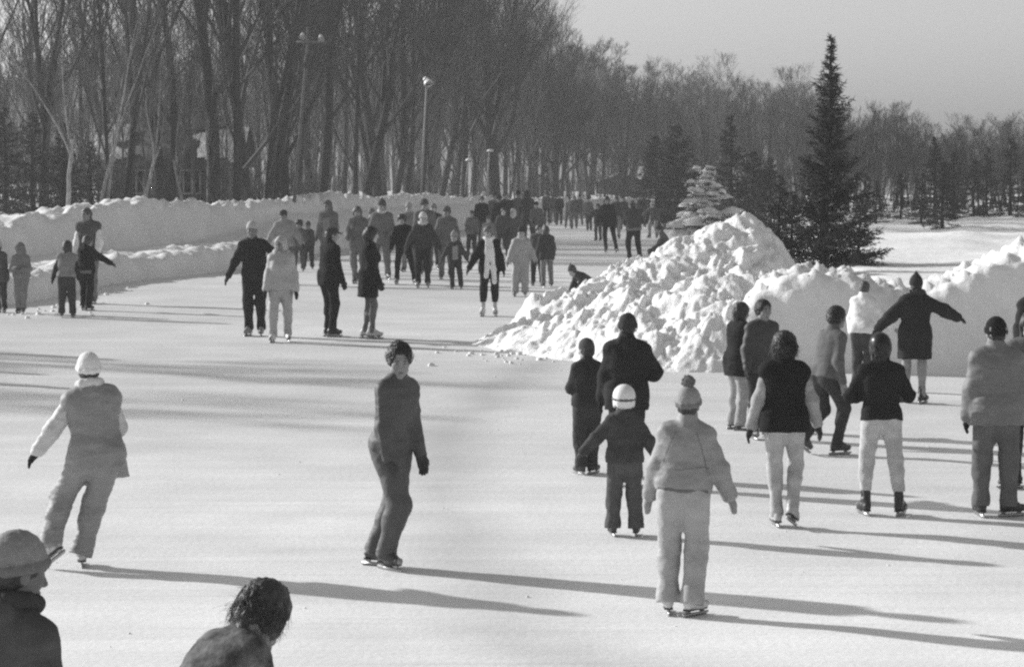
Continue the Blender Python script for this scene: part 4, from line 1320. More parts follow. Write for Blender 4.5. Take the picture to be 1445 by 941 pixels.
    def strands(self, par, v, st):
        rs = np.random.RandomState(int(self.dist*100) % 1000)
        A, B, RA, RB = [], [], [], []
        n = 2800 if st == 'bouffant' else 900
        R, z = self.HR, self.hs
        base = .040 if st == 'bouffant' else .026
        for k in range(n):
            u = unit(rs.randn(3))
            if u[1] > .35 and u[2] < .45 or u[2] < -.75: continue
            c = np.array([0, -.016, .036]) + u*(np.array([.074, .093, .086]) + base*.92)
            if u[2] < 0: c[0] += .012*np.sign(u[0])
            d = unit(np.cross(u, rs.randn(3))*(.5 if st == 'bouffant' else 1.0) + np.array([0, -.15, -.75 if st == 'bouffant' else -.1]) + u*rs.uniform(-.05, .22))
            L = rs.uniform(.04, .10) if st == 'bouffant' else rs.uniform(.02, .045)
            p = c; m = 4
            for j in range(m):
                q = p + d*L/m
                A.append(self.hp(*p)); B.append(self.hp(*q)); RA.append(.0011*(1-j/m*.6)); RB.append(.0011*(1-(j+1)/m*.6))
                d = unit(d + np.array([0, 0, -.22 if st == 'bouffant' else 0]) - u*.22 + rs.randn(3)*.14); p = q
        V, Q = prisms(A, B, RA, RB, 3)
        link('loose_hair', mesh_arrays('loose_hair', V, [Q], True, [hairm(v*1.5)]), par)
    def emit(self, name, S, mat, h=None, parent=None, mats=None, assign=None):
        V, Q = S.surface(h or self.h)
        if len(V) == 0: return None
        fm = None
        ms = [mat] if mats is None else mats
        if assign is not None: fm = assign(V[Q].mean(1))
        me = mesh_arrays(name, V, [Q], True, ms, fm)
        return link(name, me, parent)

    # ------------------------------------------------ build
    def build(self):
        o = self.o; h = self.h; near = self.dist < 34
        gl = o['glove']
        B = SDF()
        self.head_prims(B)
        self.torso(B, 0.0)
        for i in (0, 1):
            self.arm(B, i, 0.0); self.legf(B, i, 0.0)
            H, K, A = self.legs[i]; p, R, an = self.feet[i]
            B.cap(A, p + R @ np.array([0, .02, .10]), .04, .034, .03); B.cap(p + R @ np.array([0, 0, .095]), p + R @ np.array([0, .15, .085]), .034, .028, .03)
            self.hand(B, i, 0.0, False)
        sk, dk = skin(o['face']), skin(o['face']*.28); lp = skin(o['face']*.6)
        hp = self.hp; hs = self.hs
        pts = np.array([hp(.031, .090, .006), hp(-.031, .090, .006)]); br = np.array([hp(s*x, .092, .030) for s in (-1, 1) for x in (.02, .032, .044)]); li = np.array([hp(x, .095, -.068) for x in (-.015, 0, .015)])
        def asg(C):
            fm = np.zeros(len(C), int)
            for q, r in ((pts, .0085), (br, .0075)):
                for x in q: fm[np.linalg.norm(C-x, axis=1) < max(r*hs, .55*h)] = 1
            for x in li: fm[np.linalg.norm(C-x, axis=1) < max(.010*hs, .5*h)] = 2
            return fm
        root = self.emit('person', B, None, mats=[sk, dk, lp], assign=asg, h=max(h*.9, .0065))
        self.root = root
        tag(root, self.label, 'person', 'people on the skating rink')
        f_ = {'cloth': cloth, 'shell': shell, 'knit': knit, 'mottled': mottled}
        # ---- trousers
        if o['trousers'] is not None:
            S = SDF(); g = o['tb']
            P, T = self.pel, self.T
            S.cap(P + np.array([-.04, 0, .0]), P + np.array([.04, 0, 0]), .110+g, k=.05, flat=.86, fd=(0, 1, 0))
            S.cap(P + T @ np.array([-.03, 0, .06]), P + T @ np.array([.03, 0, .07]), .100+g*.6, k=.05, flat=.8, fd=(0, 1, 0))
            for i in (0, 1):
                H, K, A = self.legs[i]
                self.legf(S, i, g, g*1.1, g+o['tflare'])
            for i in (0, 1):
                H, K, A = self.legs[i]; d = unit(A-K)
                c = A + d*(.045 if o['tlen'] == 0 else o['tlen'])
                if o['tlen'] == 0:
                    S.cap(A - d*.06, A + d*.06, .042+g+o['tflare'], .048+g+o['tflare']*1.35, .03)
                S.cut(c, d, c + d*.09, .135)
            S.fold(.009 if g > .015 else .006, (7, 7, 9))
            if near: S.fold(.003, (16, 16, 26))
            if o['quilt'] == 'legs': S.fold(.0022, (0, 0, 62), 'quilt')
            self.emit('trousers', S, f_[o['tmat']](o['trousers']), parent=root)
        if o['sock'] is not None:
            S = SDF()
            for i in (0, 1):
                H, K, A = self.legs[i]; S.cap(K + (A-K)*.35, A, .048, .044, .02)
            self.emit('leg_warmer', S, knit(o['sock']), parent=root)
        # ---- jacket
        S = SDF(); g = o['bulk']; sl = o['sleeves']
        P, T, up = self.pel, self.T, self.up
        self.torso(S, g)
        if o['hem'] > -.01:
            for i in (0, 1):
                H, K, A = self.legs[i]
                S.cap(H + np.array([0, -.026, .03]), H + (K-H)*.3, .082+max(g, o['tb']+.006), .076+max(g, o['tb']+.006), .06)
        down = unit(-up*.55 + np.array([0, 0, -.45])) if o['hem'] > .15 else -up
        hem = P + down*o['hem']
        if o['hem'] > 0.02:
            r1 = .128+g
            S.cap(P + T @ np.array([-.04, 0, .05]), hem + down*.1 + self.rt*-.04, r1, r1+o['flare'], .05, .8, self.fw)
            S.cap(P + T @ np.array([.04, 0, .05]), hem + down*.1 + self.rt*.04, r1, r1+o['flare'], .05, .8, self.fw)
        S.cap(self.neck - up*.03, self.neck + up*.035, .062+g*.7, .060+g*.45, .03)
        if o['extra'] == 'seams':                             # the jacket blouses out over its waistband
            S.cap(P + T @ np.array([-.06, 0, .10]), P + T @ np.array([.06, 0, .10]), .118+g, k=.06, flat=.86, fd=self.fw)
        if o['hood']:
            S.cap(self.neck - self.fw*.075 - self.rt*.05 + up*.005, self.neck - self.fw*.075 + self.rt*.05 + up*.005, .05, .05, .03)
            S.cap(self.neck - self.fw*.10 - up*.06, self.neck - self.fw*.07, .04, .06, .04)
        S.cut(hem, down)
        if sl is None:
            for i in (0, 1): self.arm(S, i, g*.95, g*.75, end=-.01)
        else:
            for i in (0, 1): S.cap(self.sh[i], self.sh[i] + (self.arms[i][1]-self.sh[i])*.10, .050+g*.8, .050+g*.8, .04)
        S.fold(.010 if g > .02 else .008, (6, 6, 12))
        if near: S.fold(.004, (14, 14, 20))
        if o['quilt'] is True: S.fold(.006, tuple(up*48), 'quilt')
        mats = [f_[o['smat']](o['jacket'])]; assign = None; belt_fn = None
        if o['stripe'] is not None:
            mats.append(f_[o['smat']](o['stripe']))
            def assign(C):
                fm = np.zeros(len(C), int)
                for i in (0, 1):
                    sg = -1 if i == 0 else 1
                    for a, b in ((self.arms[i][0], self.arms[i][1]), (self.arms[i][1], self.arms[i][2])):
                        d = unit(b-a); od = unit(self.rt*sg - self.fw*.15); od = unit(od - d*(od @ d)); fd = np.cross(d, od)
                        w = C-a; t = (w @ d)/np.linalg.norm(b-a)
                        fm[(t > -.12) & (t < 1.02) & (np.abs(w @ fd) < .008) & (w @ od > 0) & (w @ od < .11)] = 1
                return fm
        if o['chest_light'] is not None:
            mats.append(f_[o['smat']](o['chest_light']))
            def assign(C):
                w = (C - P) @ T
                return ((np.abs(w[:, 0]) < .085) & (w[:, 1] > .03) & (w[:, 2] > -.05) & (w[:, 2] < .44)).astype(int)
        if o['belt'] is not None:
            mats.append(f_[o['smat']](o['belt']))
            bw = .03 if o['extra'] == 'seams' else .075
            def assign(C):
                w = (C - hem) @ (-down)
                return ((w < bw) & (np.abs((C-P) @ self.rt) < .2)).astype(int)
            belt_fn = assign
        if o['extra'] == 'seams':
            mats.append(f_[o['smat']](o['jacket']*.55))
            def assign(C):
                w = (C - P) @ T
                sx = np.abs(w[:, 0])
                line = np.abs(sx - (.175 - (w[:, 2]-.22)*.30 - .25*(w[:, 2]-.3)**2)) < .0045
                line |= (np.abs(w[:, 2] - .205 - .02*np.sin(w[:, 0]*9)) < .004)
                return (line & (w[:, 2] > .19) & (w[:, 2] < .5) & (sx < .2) & (w[:, 1] < 0)).astype(int)*(len(mats)-1) if belt_fn is None else np.where(belt_fn(C) > 0, 1, (line & (w[:, 2] > .19) & (w[:, 2] < .5) & (sx < .2) & (w[:, 1] < 0)).astype(int)*2)
        self.emit('vest' if sl is not None else ('coat' if o['hem'] > .25 else 'jacket'), S, None, mats=mats, assign=assign, parent=root)
        if sl is not None:
            S = SDF()
            for i in (0, 1): self.arm(S, i, .03, .026, end=-.01)
            S.fold(.012, (8, 8, 14))
            V, Q = S.surface(h)
            side = ((V[Q].mean(1) - self.chest) @ self.rt) > 0
            for sd in (False, True):
                q = Q[side == sd]; us = np.unique(q); rm = np.zeros(len(V), int); rm[us] = np.arange(len(us))
                if len(q): link('sleeve', mesh_arrays('sleeve', V[us], [rm[q]], True, [f_[o['smat']](sl)]), root)
        if o['extra'] == 'tail':
            S = SDF(); a = P + self.rt*.14 + self.fw*.10 + up*.12
            S.cap(a, a + self.rt*.05 + np.array([0, 0, -.34]), .06, .10, .02, .3, self.fw).cut(a + np.array([0, 0, -.33]), (0, 0, -1)).fold(.008, (9, 9, 6))
            self.emit('shirt_tail', S, cloth(.38), parent=root)
        # ---- collar, scarf
        if o['scarf'] is not None:
            S = SDF()
            ang = np.linspace(0, 2*math.pi, 9)
            ring = [self.neck + up*.035 + self.rt*math.cos(a)*.082 + self.fw*(math.sin(a)*.082 + .012) - up*.02*math.sin(a) for a in ang]
            for a, b in zip(ring[:-1], ring[1:]): S.cap(a, b, .036, .036, .02)
            if o['tails'] > 0:
                for sg, ln in ((-1, 1.0), (1, .82)):
                    a = self.neck + self.fw*.10 + self.rt*sg*.03 - up*.0
                    b = self.chest + self.fw*(.135+g) + self.rt*sg*.045 + up*.02
                    c = b - up*o['tails']*ln*.6 + self.rt*sg*.02 + self.fw*.02
                    S.cap(a, b, .045, .045, .03, .5, self.fw); S.cap(b, c, .045, .052, .03, .5, self.fw)
                    d = c - np.array([0, 0, 1])*o['tails']*ln*.4 + self.rt*sg*.015
                    S.cap(c, d, .05, .05, .03, .45, self.fw)
            S.fold(.008, (18, 18, 9))
            self.emit('scarf', S, knit(o['scarf']), parent=root)
        if o['collar'] is not None:
            S = SDF(); ang = np.linspace(0, 2*math.pi, 9)
            ring = [self.neck + up*.02 + self.rt*math.cos(a)*.10 + self.fw*(math.sin(a)*.095) - up*.03*math.sin(a) for a in ang]
            for a, b in zip(ring[:-1], ring[1:]): S.cap(a, b, .048, .048, .02)
            S.fold(.016, (40, 40, 40), 'bump')
            self.emit('fur_collar', S, hairm(o['collar']), parent=root)
        # ---- gloves
        if gl is not None:
            for i in (0, 1):
                S = SDF(); self.hand(S, i, .007, o['mitt'])
                self.emit('mitten' if o['mitt'] else 'glove', S, (knit if o['mitt'] else cloth)(gl), h=min(.012, max(.006, self.h*.62)), parent=root)
        # ---- skates
        for i in (0, 1):
            p, R, an = self.feet[i]; H, K, A = self.legs[i]
            S = SDF(); z = 1.0
            q = lambda x, y, zz: p + R @ np.array([x, y, zz])
            S.cap(q(0, -.035, .12), q(0, -.02, .12) + unit(K-A)*.12, .047, .050, .02, .85, R[:, 0])
            S.cap(q(0, -.055, .092), q(0, .06, .088), .043, .042, .02, .85, R[:, 0])
            S.cap(q(0, .04, .085), q(0, .135, .080), .043, .034, .03, 1.0)
            S.cap(q(0, .0, .15), q(0, .07, .095), .045, .036, .03)
            S.cut(q(0, 0, .056), -R[:, 2])
            S.fold(.004, (30, 30, 30), 'bump')
            sk_ = self.emit('skate', S, leather(o['skate']), h=min(.016, max(.0075, self.h*.75)), parent=root)
            m = MB(); t = .0035 if near else .006
            y0, y1 = -.115, .185
            pr = [(y0+.01, .0), (y1-.03, .0), (y1, .018), (y1-.005, .03), (y0, .03), (y0-.004, .012)]
            v = [(sx*t, a, b) for sx in (-1, 1) for a, b in pr]
            m.add([q(*x) for x in v], [(0, 1, 7, 6), (1, 2, 8, 7), (2, 3, 9, 8), (3, 4, 10, 9), (4, 5, 11, 10), (5, 0, 6, 11), (0, 5, 4, 3), (6, 9, 10, 11)], [(0, 3, 1), (1, 3, 2), (6, 7, 9), (7, 8, 9)])
            for ya, yb in ((-.085, -.035), (.075, .135)):
                m.hexa([q(-.006, ya+.01, .028), q(.006, ya+.01, .028), q(.006, yb-.01, .028), q(-.006, yb-.01, .028), q(-.016, ya, .06), q(.016, ya, .06), q(.016, yb, .06), q(-.016, yb, .06)])
            m.build('blade', STEEL, sk_)
            so = MB()
            prof = [(-.095, .022), (-.07, .036), (0, .034), (.06, .040), (.12, .038), (.16, .016)]
            v = [(w_*sg, a, zz) for zz in (.050, .062) for a, w_ in prof for sg in (-1, 1)]
            n = len(prof)
            qd = []
            for b_ in (0, 2*n):
                for k in range(n-1): qd.append((b_+2*k, b_+2*k+1, b_+2*k+3, b_+2*k+2))
            for k in range(n-1):
                qd.append((2*k, 2*k+2, 2*n+2*k+2, 2*n+2*k)); qd.append((2*k+1, 2*n+2*k+1, 2*n+2*k+3, 2*k+3))
            qd.append((0, 2*n, 2*n+1, 1)); qd.append((2*n-2, 2*n-1, 4*n-1, 4*n-2))
            so.add([q(*x) for x in v], qd); so.build('sole', leather(.03), sk_)
        # ---- hair and hats
        R = self.HR; z = self.hs
        hh = min(h, .016) if self.dist < 60 else h*.85
        cover = o['hat'] in ('toque', 'beanie', 'helmet', 'fur', 'hood', 'point')
        st = o['hair']
        if st is not None and not (o['hat'] in ('hood',) and st == 'short'):
            S = SDF()
            fl = .0 if cover else 1.0
            base = {'short': .012, 'curly': .021, 'bouffant': .038, 'long': .022, 'bob': .024}[st]
            S.ell(hp(0, -.016, .036), R, np.array([.074+base, .093+base*.9, .086+base*(.9 if fl else .0)])*z, .02)
            S.ell(hp(0, -.045, -.015), R, np.array([.068+base*.9, .066+base, .075])*z, .03)
            if st == 'bouffant':
                for sg in (-1, 1): S.ell(hp(sg*.07, -.02, -.03), R, np.array([.040, .062, .075])*z, .03)
                S.ell(hp(0, -.05, -.07), R, np.array([.085, .06, .06])*z, .03)
                S.ell(hp(0, -.01, .10), R, np.array([.085, .09, .05])*z, .03)
            if st in ('long', 'bob'):
                ln = .12 if st == 'bob' else .27
                for sg in (-1, 1): S.cap(hp(sg*.072, -.01, .02), hp(sg*.072, -.015, -.06) + np.array([0, 0, -ln+.06]), .034*z, .030*z, .03)
                S.cap(hp(0, -.075, .0), hp(0, -.07, -.05) - np.array([0, 0, ln-.04]), .066*z, .05*z, .04)
            if o['extra'] == 'ponytail':
                S.cap(hp(0, -.095, -.03), hp(.01, -.10, -.12), .05*z, .045*z, .03); S.cap(hp(.01, -.10, -.12), hp(.03, -.085, -.23), .045*z, .03*z, .03)
            # keep the face free
            S.sub(hp(0, .098, -.045 if st != 'curly' else -.012), R, np.array([.070, .085, .098 if st != 'curly' else .100])*z, .02)
            S.sub(hp(0, .125, -.09), R, np.array([.13, .085, .10])*z, .02)
            S.fold({'short': .006, 'curly': .013, 'bouffant': .007, 'long': .010, 'bob': .010}[st], {'curly': (75, 75, 75), 'bouffant': (60, 60, 22), 'short': (50, 50, 50)}.get(st, (50, 50, 14)), 'bump')
            hair_o = self.emit('hair', S, hairm(o['hairv']), h=hh, parent=root)
            if near and st in ('curly', 'bouffant') and not cover: self.strands(hair_o, o['hairv'], st)
        H_ = o['hat']
        if H_:
            S = SDF(); mat = knit(o['hatv'])
            if H_ in ('toque', 'beanie', 'point'):
                e = .016 if H_ == 'beanie' else .024
                S.ell(hp(0, -.016, .04), R, np.array([.074+e, .094+e, .088+e*1.5])*z, .02)
                if H_ == 'point': S.cap(hp(0, -.02, .10), hp(0, -.03, .21), .06*z, .012*z, .04)
                S.cut(hp(0, .09, .040), R @ np.array([0, .28, -1.0]))
                if o['brim'] is not None or H_ == 'toque':
                    ang = np.linspace(0, 2*math.pi, 11); ring = [hp(math.cos(a)*.082, -.014+math.sin(a)*.101, .028+.028*math.sin(a)) for a in ang]
                    for a, b in zip(ring[:-1], ring[1:]): S.cap(a, b, .026*z, .026*z, .012)
                S.fold(.0025, (90, 90, 40), 'bump')
            elif H_ == 'helmet':
                mat = make_mat('helmet_shell', o['hatv'], .3, .05, 3.0)
                S.ell(hp(0, -.014, .042), R, np.array([.108, .128, .115])*z, .02)
                S.ell(hp(0, -.06, .0), R, np.array([.098, .08, .09])*z, .02)
                for sg in (-1, 1): S.ell(hp(sg*.088, .0, -.02), R, np.array([.018, .04, .05])*z, .02)
                S.sub(hp(0, .12, -.055), R, np.array([.085, .09, .095])*z, .01); S.cut(hp(0, 0, -.085), R @ np.array([0, 0, -1.0]))
            elif H_ == 'fur':
                mat = hairm(o['hatv'])
                S.ell(hp(0, -.012, .065), R, np.array([.112, .128, .085])*z, .02); S.sub(hp(0, .13, -.03), R, np.array([.085, .08, .07])*z, .02)
                for sg in (-1, 1): S.ell(hp(sg*.09, -.01, -.0), R, np.array([.03, .045, .06])*z, .02)
                S.fold(.014, (45, 45, 45), 'bump')
            elif H_ == 'cap':
                mat = cloth(o['hatv'])
                S.ell(hp(0, -.012, .06), R, np.array([.094, .112, .075])*z, .02); S.cut(hp(0, 0, .045), R @ np.array([0, .05, -1.0]))
                S.ell(hp(0, .125, .045), R, np.array([.065, .06, .012])*z, .01)
            elif H_ == 'hood':
                mat = f_[o['smat']](o['hatv'])
                S.ell(hp(0, -.02, .035), R, np.array([.108, .118, .120])*z, .02); S.ell(hp(0, -.04, -.06), R, np.array([.105, .10, .11])*z, .04)
                S.cap(self.neck - up*.02, self.neck + up*.03, .11, .10, .04)
                S.sub(hp(0, .12, -.02), R, np.array([.07, .10, .10])*z, .03)
                S.fold(.008, (16, 16, 16), 'bump')
            rim = (lambda C: ((((C - self.hc) @ R)/z)[:, 2] - .28*(((C - self.hc) @ R)/z)[:, 1] < .052).astype(int)) if H_ == 'toque' and o['brim'] is not None else None
            hat = self.emit({'helmet': 'helmet', 'cap': 'cap', 'hood': 'hood', 'fur': 'fur_hat'}.get(H_, 'hat'), S, mat, h=hh, parent=root, mats=[mat, knit(o['hatv']*.62)] if rim else None, assign=rim)
            if o['pom'] is not None and hat:
                S = SDF(); S.ell(hp(0, -.03, .19), R, np.array([.052, .052, .05])*z, .01).fold(.016, (60, 60, 60), 'bump')
                self.emit('pompom', S, knit(o['pom']), h=hh*.8, parent=hat)
            if o['extra'] == 'goggles' and hat:
                S = SDF(); ang = np.linspace(0, 2*math.pi, 13); ring = [hp(math.cos(a)*.106, -.016+math.sin(a)*.126, .02+.02*math.sin(a)) for a in ang]
                for a, b in zip(ring[:-1], ring[1:]): S.cap(a, b, .012*z, .012*z, .01)
                self.emit('strap', S, cloth(.12), h=hh*.8, parent=hat)
            if o['extra'] == 'stripes' and hat:
                S = SDF()
                for x in (-.07, -.035, 0, .035, .07):
                    S.cap(hp(x, -.085-.03*(1-(x/.08)**2), .055), hp(x, -.09-.02*(1-(x/.08)**2), -.02), .009*z, .009*z, .004)
                self.emit('stripe', S, knit(.5), h=.008, parent=hat)
        root.location = self.base
        root.rotation_euler = (0, 0, R2D(self.yaw))
        root.scale = (self.s,)*3
        PEOPLE.append(self)
# ------------------------------------------------------------------ the cast (photo pixels of the feet and of the top of the head)
P = Person
# near
P(18, 1500, 743, -42, 'man in a pale rolled-brim cap and dark parka, cut by the lower left corner', Y=9.4, hat='toque', hatv=.26, brim=1, jacket=.085, bulk=.032, hem=.22, hood=True, head=(-14, 10), hairv=.03, face=.16, smat='cloth', la=(4, 12, 10), ra=(4, 12, 10), hair='short', scarf=.06)
P(292, 1180, 824, -48, 'dark-haired girl bending forward in a mottled jacket at the bottom edge', Y=11.0, kid=.35, lean=50, side=0, hair='bouffant', hairv=.035, jacket=.13, smat='mottled', bulk=.05, hem=.1, head=(10, 0), extra='ponytail', fem=True, hip=(0, -.18), crouch=.1, la=(40, 12, 40), ra=(40, 12, 40), scarf=.22, face=.2, L=(-.12, -.05, 0, 8, 0), R=(.12, .1, 0, -8, 0))
P(106, 801, 495, 14, 'skater in pale knit hat and grey vest with light sleeves, gliding away at the left', fem=True, hat='toque', hatv=.72, scarf=.6, jacket=.24, sleeves=.5, bulk=.05, hem=.10, trousers=.26, tb=.035, quilt='legs', extra='tail', tflare=.01, skate=.5, L=(-.13, -.10, .0, 42, -34), R=(.06, .06, 0, -4, 0), hip=(.19, -.02), lean=2, side=-5, la=(8, 38, 12), ra=(16, 14, 88, 25), glove=.022, hair='short', crouch=.015, smat='shell', tmat='shell')
P(540, 801, 475, -112, 'dark curly-haired man in a dark tracksuit, skating alone and looking down in the middle', jacket=.075, bulk=.022, hem=.0, trousers=.085, tb=.032, tflare=-.004, stripe=.16, hair='curly', hairv=.018, face=.27, head=(-44, 17, 0), twist=-14, lean=7, hip=(0, .085), L=(-.07, -.09, 0, 4, 0), R=(.07, .07, 0, -26, 0), crouch=.012, la=(8, 2, 12), ra=(4, 1, 8), glove=.065, skate=.05, smat='shell', tmat='shell')
P(963, 867, 529, -6, 'woman in light jacket, light trousers and pompom hat seen from behind, nearest on the right', fem=True, hat='toque', hatv=.28, brim=1, pom=.14, jacket=.27, bulk=.045, hem=-.02, extra='seams', belt=.12, trousers=.36, tb=.03, tflare=.012, skate=.6, mitt=True, glove=.26, la=(8, 15, 10), ra=(6, 24, 14), head=(-10, 2), lean=2, side=3, hip=(.0, .0), L=(-.115, .02, 0, 6, 0), R=(.085, -.05, 0, -40, 0), crouch=.01, hair='short', smat='shell', tmat='shell')
P(881, 756, 541, 6, 'child in a white helmet and dark speckled snowsuit, holding both arms out', kid=.75, hat='helmet', hatv=.75, extra='goggles', jacket=.065, bulk=.045, hem=.04, trousers=.095, tb=.036, tflare=.012, la=(8, 42, 12), ra=(6, 30, 12), glove=.1, hair='short', hood=True, L=(-.14, .02, 0, 6, 0), R=(.14, -.02, 0, -14, 0), lean=4)
P(884, 686, 440, -8, 'man in a dark hooded parka standing right behind the child with the white helmet', hat='toque', hatv=.05, jacket=.028, bulk=.05, hem=.16, trousers=.04, hood=True, la=(4, 12, 8), ra=(18, 26, 88, 20), glove=.02, lean=4, head=(-4, 6))
P(829, 669, 475, 24, 'youngster in dark beanie and short dark jacket, left of the man in the parka', kid=.4, hat='beanie', hatv=.085, jacket=.045, bulk=.04, hem=.03, trousers=.055, tb=.032, la=(18, 8, 80, 25), ra=(16, 14, 82, 25), glove=.04, lean=2, head=(8, 4), R=(.08, .02, 0, -60, 0))
P(1040, 606, 425, -62, 'person in a black puffy coat with light trousers, standing before the snow heap', kid=.15, jacket=.022, bulk=.055, hem=.2, trousers=.34, tb=.03, hair='bob', hairv=.03, la=(14, 8, 60, 30), ra=(14, 8, 60, 30), glove=.05, skate=.35, fem=True, quilt=True, lean=4, head=(0, 8))
P(1073, 619, 420, -158, 'dark-haired youth in a dark jacket facing the camera, beside the person in the puffy coat', kid=.1, jacket=.05, bulk=.035, hem=.10, trousers=.035, hair='curly', hairv=.02, face=.24, la=(2, 10, 12), ra=(6, 14, 20), glove=.04, head=(6, 4), smat='shell')
P(1104, 744, 466, 0, 'woman with big dark hair in a black vest with light sleeves and tight pale trousers', fem=True, hair='bouffant', hairv=.018, jacket=.017, sleeves=.34, bulk=.045, hem=.08, trousers=.42, tb=.012, L=(-.05, .05, 0, 8, 0), R=(.06, -.10, 0, -26, -22), la=(2, 17, 10), ra=(4, 20, 14), glove=.03, skate=.42, lean=4, hip=(0.01, 0), head=(-8, 4))
P(1163, 641, 430, -58, 'dark-haired man in a grey sweater and dark trousers leaning into his stride', jacket=.13, bulk=.02, hem=.02, trousers=.045, tb=.015, hair='curly', hairv=.02, lean=14, hip=(.02, -.02), L=(-.10, -.28, .0, 10, -30), R=(.10, .12, 0, -10, 0), crouch=.05, la=(10, 10, 25), ra=(-8, 12, 20), glove=None, head=(0, -4), face=.25, smat='knit')
P(1216, 552, 395, -28, 'woman in a white jacket holding the outstretched hand of the person in the dark coat', Y=33.0, fem=True, jacket=.8, bulk=.045, hem=.04, trousers=.06, hair='short', hairv=.07, la=(6, 12, 20), ra=(10, 40, 10), glove=.3, lean=6, head=(0, 10))
P(1242, 727, 468, 2, 'youth in a dark sweater and pale trousers with legs apart and hands held in front', hat='helmet', hatv=.018, jacket=.026, bulk=.024, hem=.02, trousers=.45, tb=.016, skate=.022, L=(-.15, .02, 0, 14, 0), R=(.19, -.03, 0, -30, 0), la=(12, 27, 70, 30), ra=(12, 27, 70, 30), glove=.03, lean=7, head=(4, 2), tlen=-.10, sock=.03, hair='bob', hairv=.018, smat='knit')
P(1290, 569, 381, 4, 'person in a long dark coat with furry hood, both arms spread wide, at right', fem=True, hat='point', hatv=.04, jacket=.03, bulk=.055, hem=.34, flare=.03, collar=.02, trousers=.30, tb=.004, skate=.02, la=(4, 44, 8), ra=(2, 66, 14), glove=.03, lean=5, side=2, L=(-.10, .06, 0, 10, 0), R=(.10, -.06, 0, -40, 0), hair='short')
P(1404, 729, 445, 4, 'man in a bulky grey jacket and dark striped hat seen from behind at the right', hat='toque', hatv=.02, extra='stripes', jacket=.17, bulk=.055, hem=.13, flare=.02, trousers=.13, tb=.03, la=(4, 9, 8), ra=(4, 10, 10), glove=.015, skate=.03, L=(-.13, .02, 0, 4, 0), R=(.13, .0, 0, -72, 0), lean=4, head=(0, 4), smat='shell')
P(1450, 690, 438, 172, 'dark-haired person with a pale face half cut off by the right edge', hair='bob', hairv=.02, jacket=.12, face=.4, trousers=.05, skate=.03, L=(-.1, .05, 0, 40, 0), R=(.14, -.05, 0, -70, 0))
P(1462, 600, 384, 178, 'person in black, mostly beyond the right edge, before the shaded bank', hat='hood', hatv=.03, jacket=.03, bulk=.05, hem=.2, trousers=.05)
# middle
P(360, 474, 310, 172, 'man in light cap and black sweater, one arm round the woman in pale clothes', hat='beanie', hatv=.42, jacket=.022, bulk=.028, hem=.02, trousers=.022, la=(14, 52, 55, 40), ra=(2, 26, 10), glove=.03, face=.2, lean=2, L=(-.1, 0, 0, 10, 0), R=(.1, .0, 0, -10, 0), skate=.3, hair='short')
P(396, 483, 331, 176, 'woman in a pale quilted suit and fur-edged hood, in front of the man in black', fem=True, hat='hood', hatv=.36, jacket=.36, bulk=.05, hem=.05, trousers=.36, tb=.025, glove=.02, mitt=True, la=(2, 12, 8), ra=(2, 12, 10), face=.18, skate=.62, smat='shell', tmat='shell', hair='short', collar=.3)
P(465, 475, 318, -48, 'man in a black jacket, black trousers and flat cap, standing on long blades', hat='cap', hatv=.05, jacket=.018, bulk=.035, hem=.14, trousers=.018, tb=.018, la=(4, 8, 18), ra=(4, 8, 18), glove=.03, face=.3, L=(-.09, .05, 0, 0, 0), R=(.09, .0, 0, -10, 0), skate=.025, head=(-20, 6), lean=4)
P(520, 478, 318, -78, 'woman in a knee-length black coat with bare-looking legs and pale skates', fem=True, hair='bob', hairv=.015, jacket=.013, bulk=.05, hem=.30, flare=.03, trousers=.12, tb=.003, skate=.42, la=(4, 8, 20), ra=(6, 10, 20), glove=.03, lean=3, head=(4, 6), face=.35, L=(-.07, -.03, 0, 0, 0), R=(.08, .05, 0, -6, 0))
P(507, 400, 290, 170, 'long-haired person in a loose grey coat behind the woman in the black coat', fem=True, hair='long', hairv=.06, jacket=.13, bulk=.05, hem=.2, trousers=.16, face=.25, scarf=.14)
P(538, 394, 277, 176, 'tall person in pointed dark hat and pale scarf, behind the striding man in black', hat='point', hatv=.08, jacket=.14, bulk=.05, hem=.15, trousers=.14, scarf=.5, face=.3, la=(10, 14, 40), ra=(8, 16, 20))
P(571, 401, 300, 178, 'man in tight black clothes and a fur hat, striding with his legs apart', hat='fur', hatv=.014, jacket=.011, bulk=.028, hem=.0, trousers=.011, tb=.016, L=(-.26, .02, 0, 30, 0), R=(.20, -.02, 0, -12, 0), hip=(.02, 0), la=(6, 18, 10), ra=(4, 16, 10), face=.26, lean=6, glove=.1, skate=.2)
P(596, 406, 298, 180, 'man in dark jacket, pale hat and scarf, reaching towards the hooded child', hat='toque', hatv=.48, scarf=.5, jacket=.045, bulk=.045, hem=.02, trousers=.025, la=(4, 28, 8), ra=(4, 26, 12), face=.35, glove=.06, skate=.25, L=(-.13, 0, 0, 10, 0), R=(.10, .0, 0, -10, 0))
P(601, 388, 279, 178, 'person in grey coat with pale stripe down the front, behind the pale-hatted man', hat='toque', hatv=.07, jacket=.12, chest_light=.42, bulk=.05, hem=.15, trousers=.12, face=.25, hair='short')
P(578, 384, 284, 176, 'person in plain mid-grey clothes, just visible behind the man in the fur hat', hat='beanie', hatv=.3, jacket=.18, trousers=.18, bulk=.045, hem=.1)
P(643, 408, 322, 180, 'child in a pale pointed hood with dark sleeves, both arms held out from the sides', kid=.5, hat='point', hatv=.24, jacket=.05, chest_light=.24, bulk=.04, hem=.0, trousers=.035, la=(4, 26, 8), ra=(4, 28, 8), glove=.04, tb=.03, face=.28)
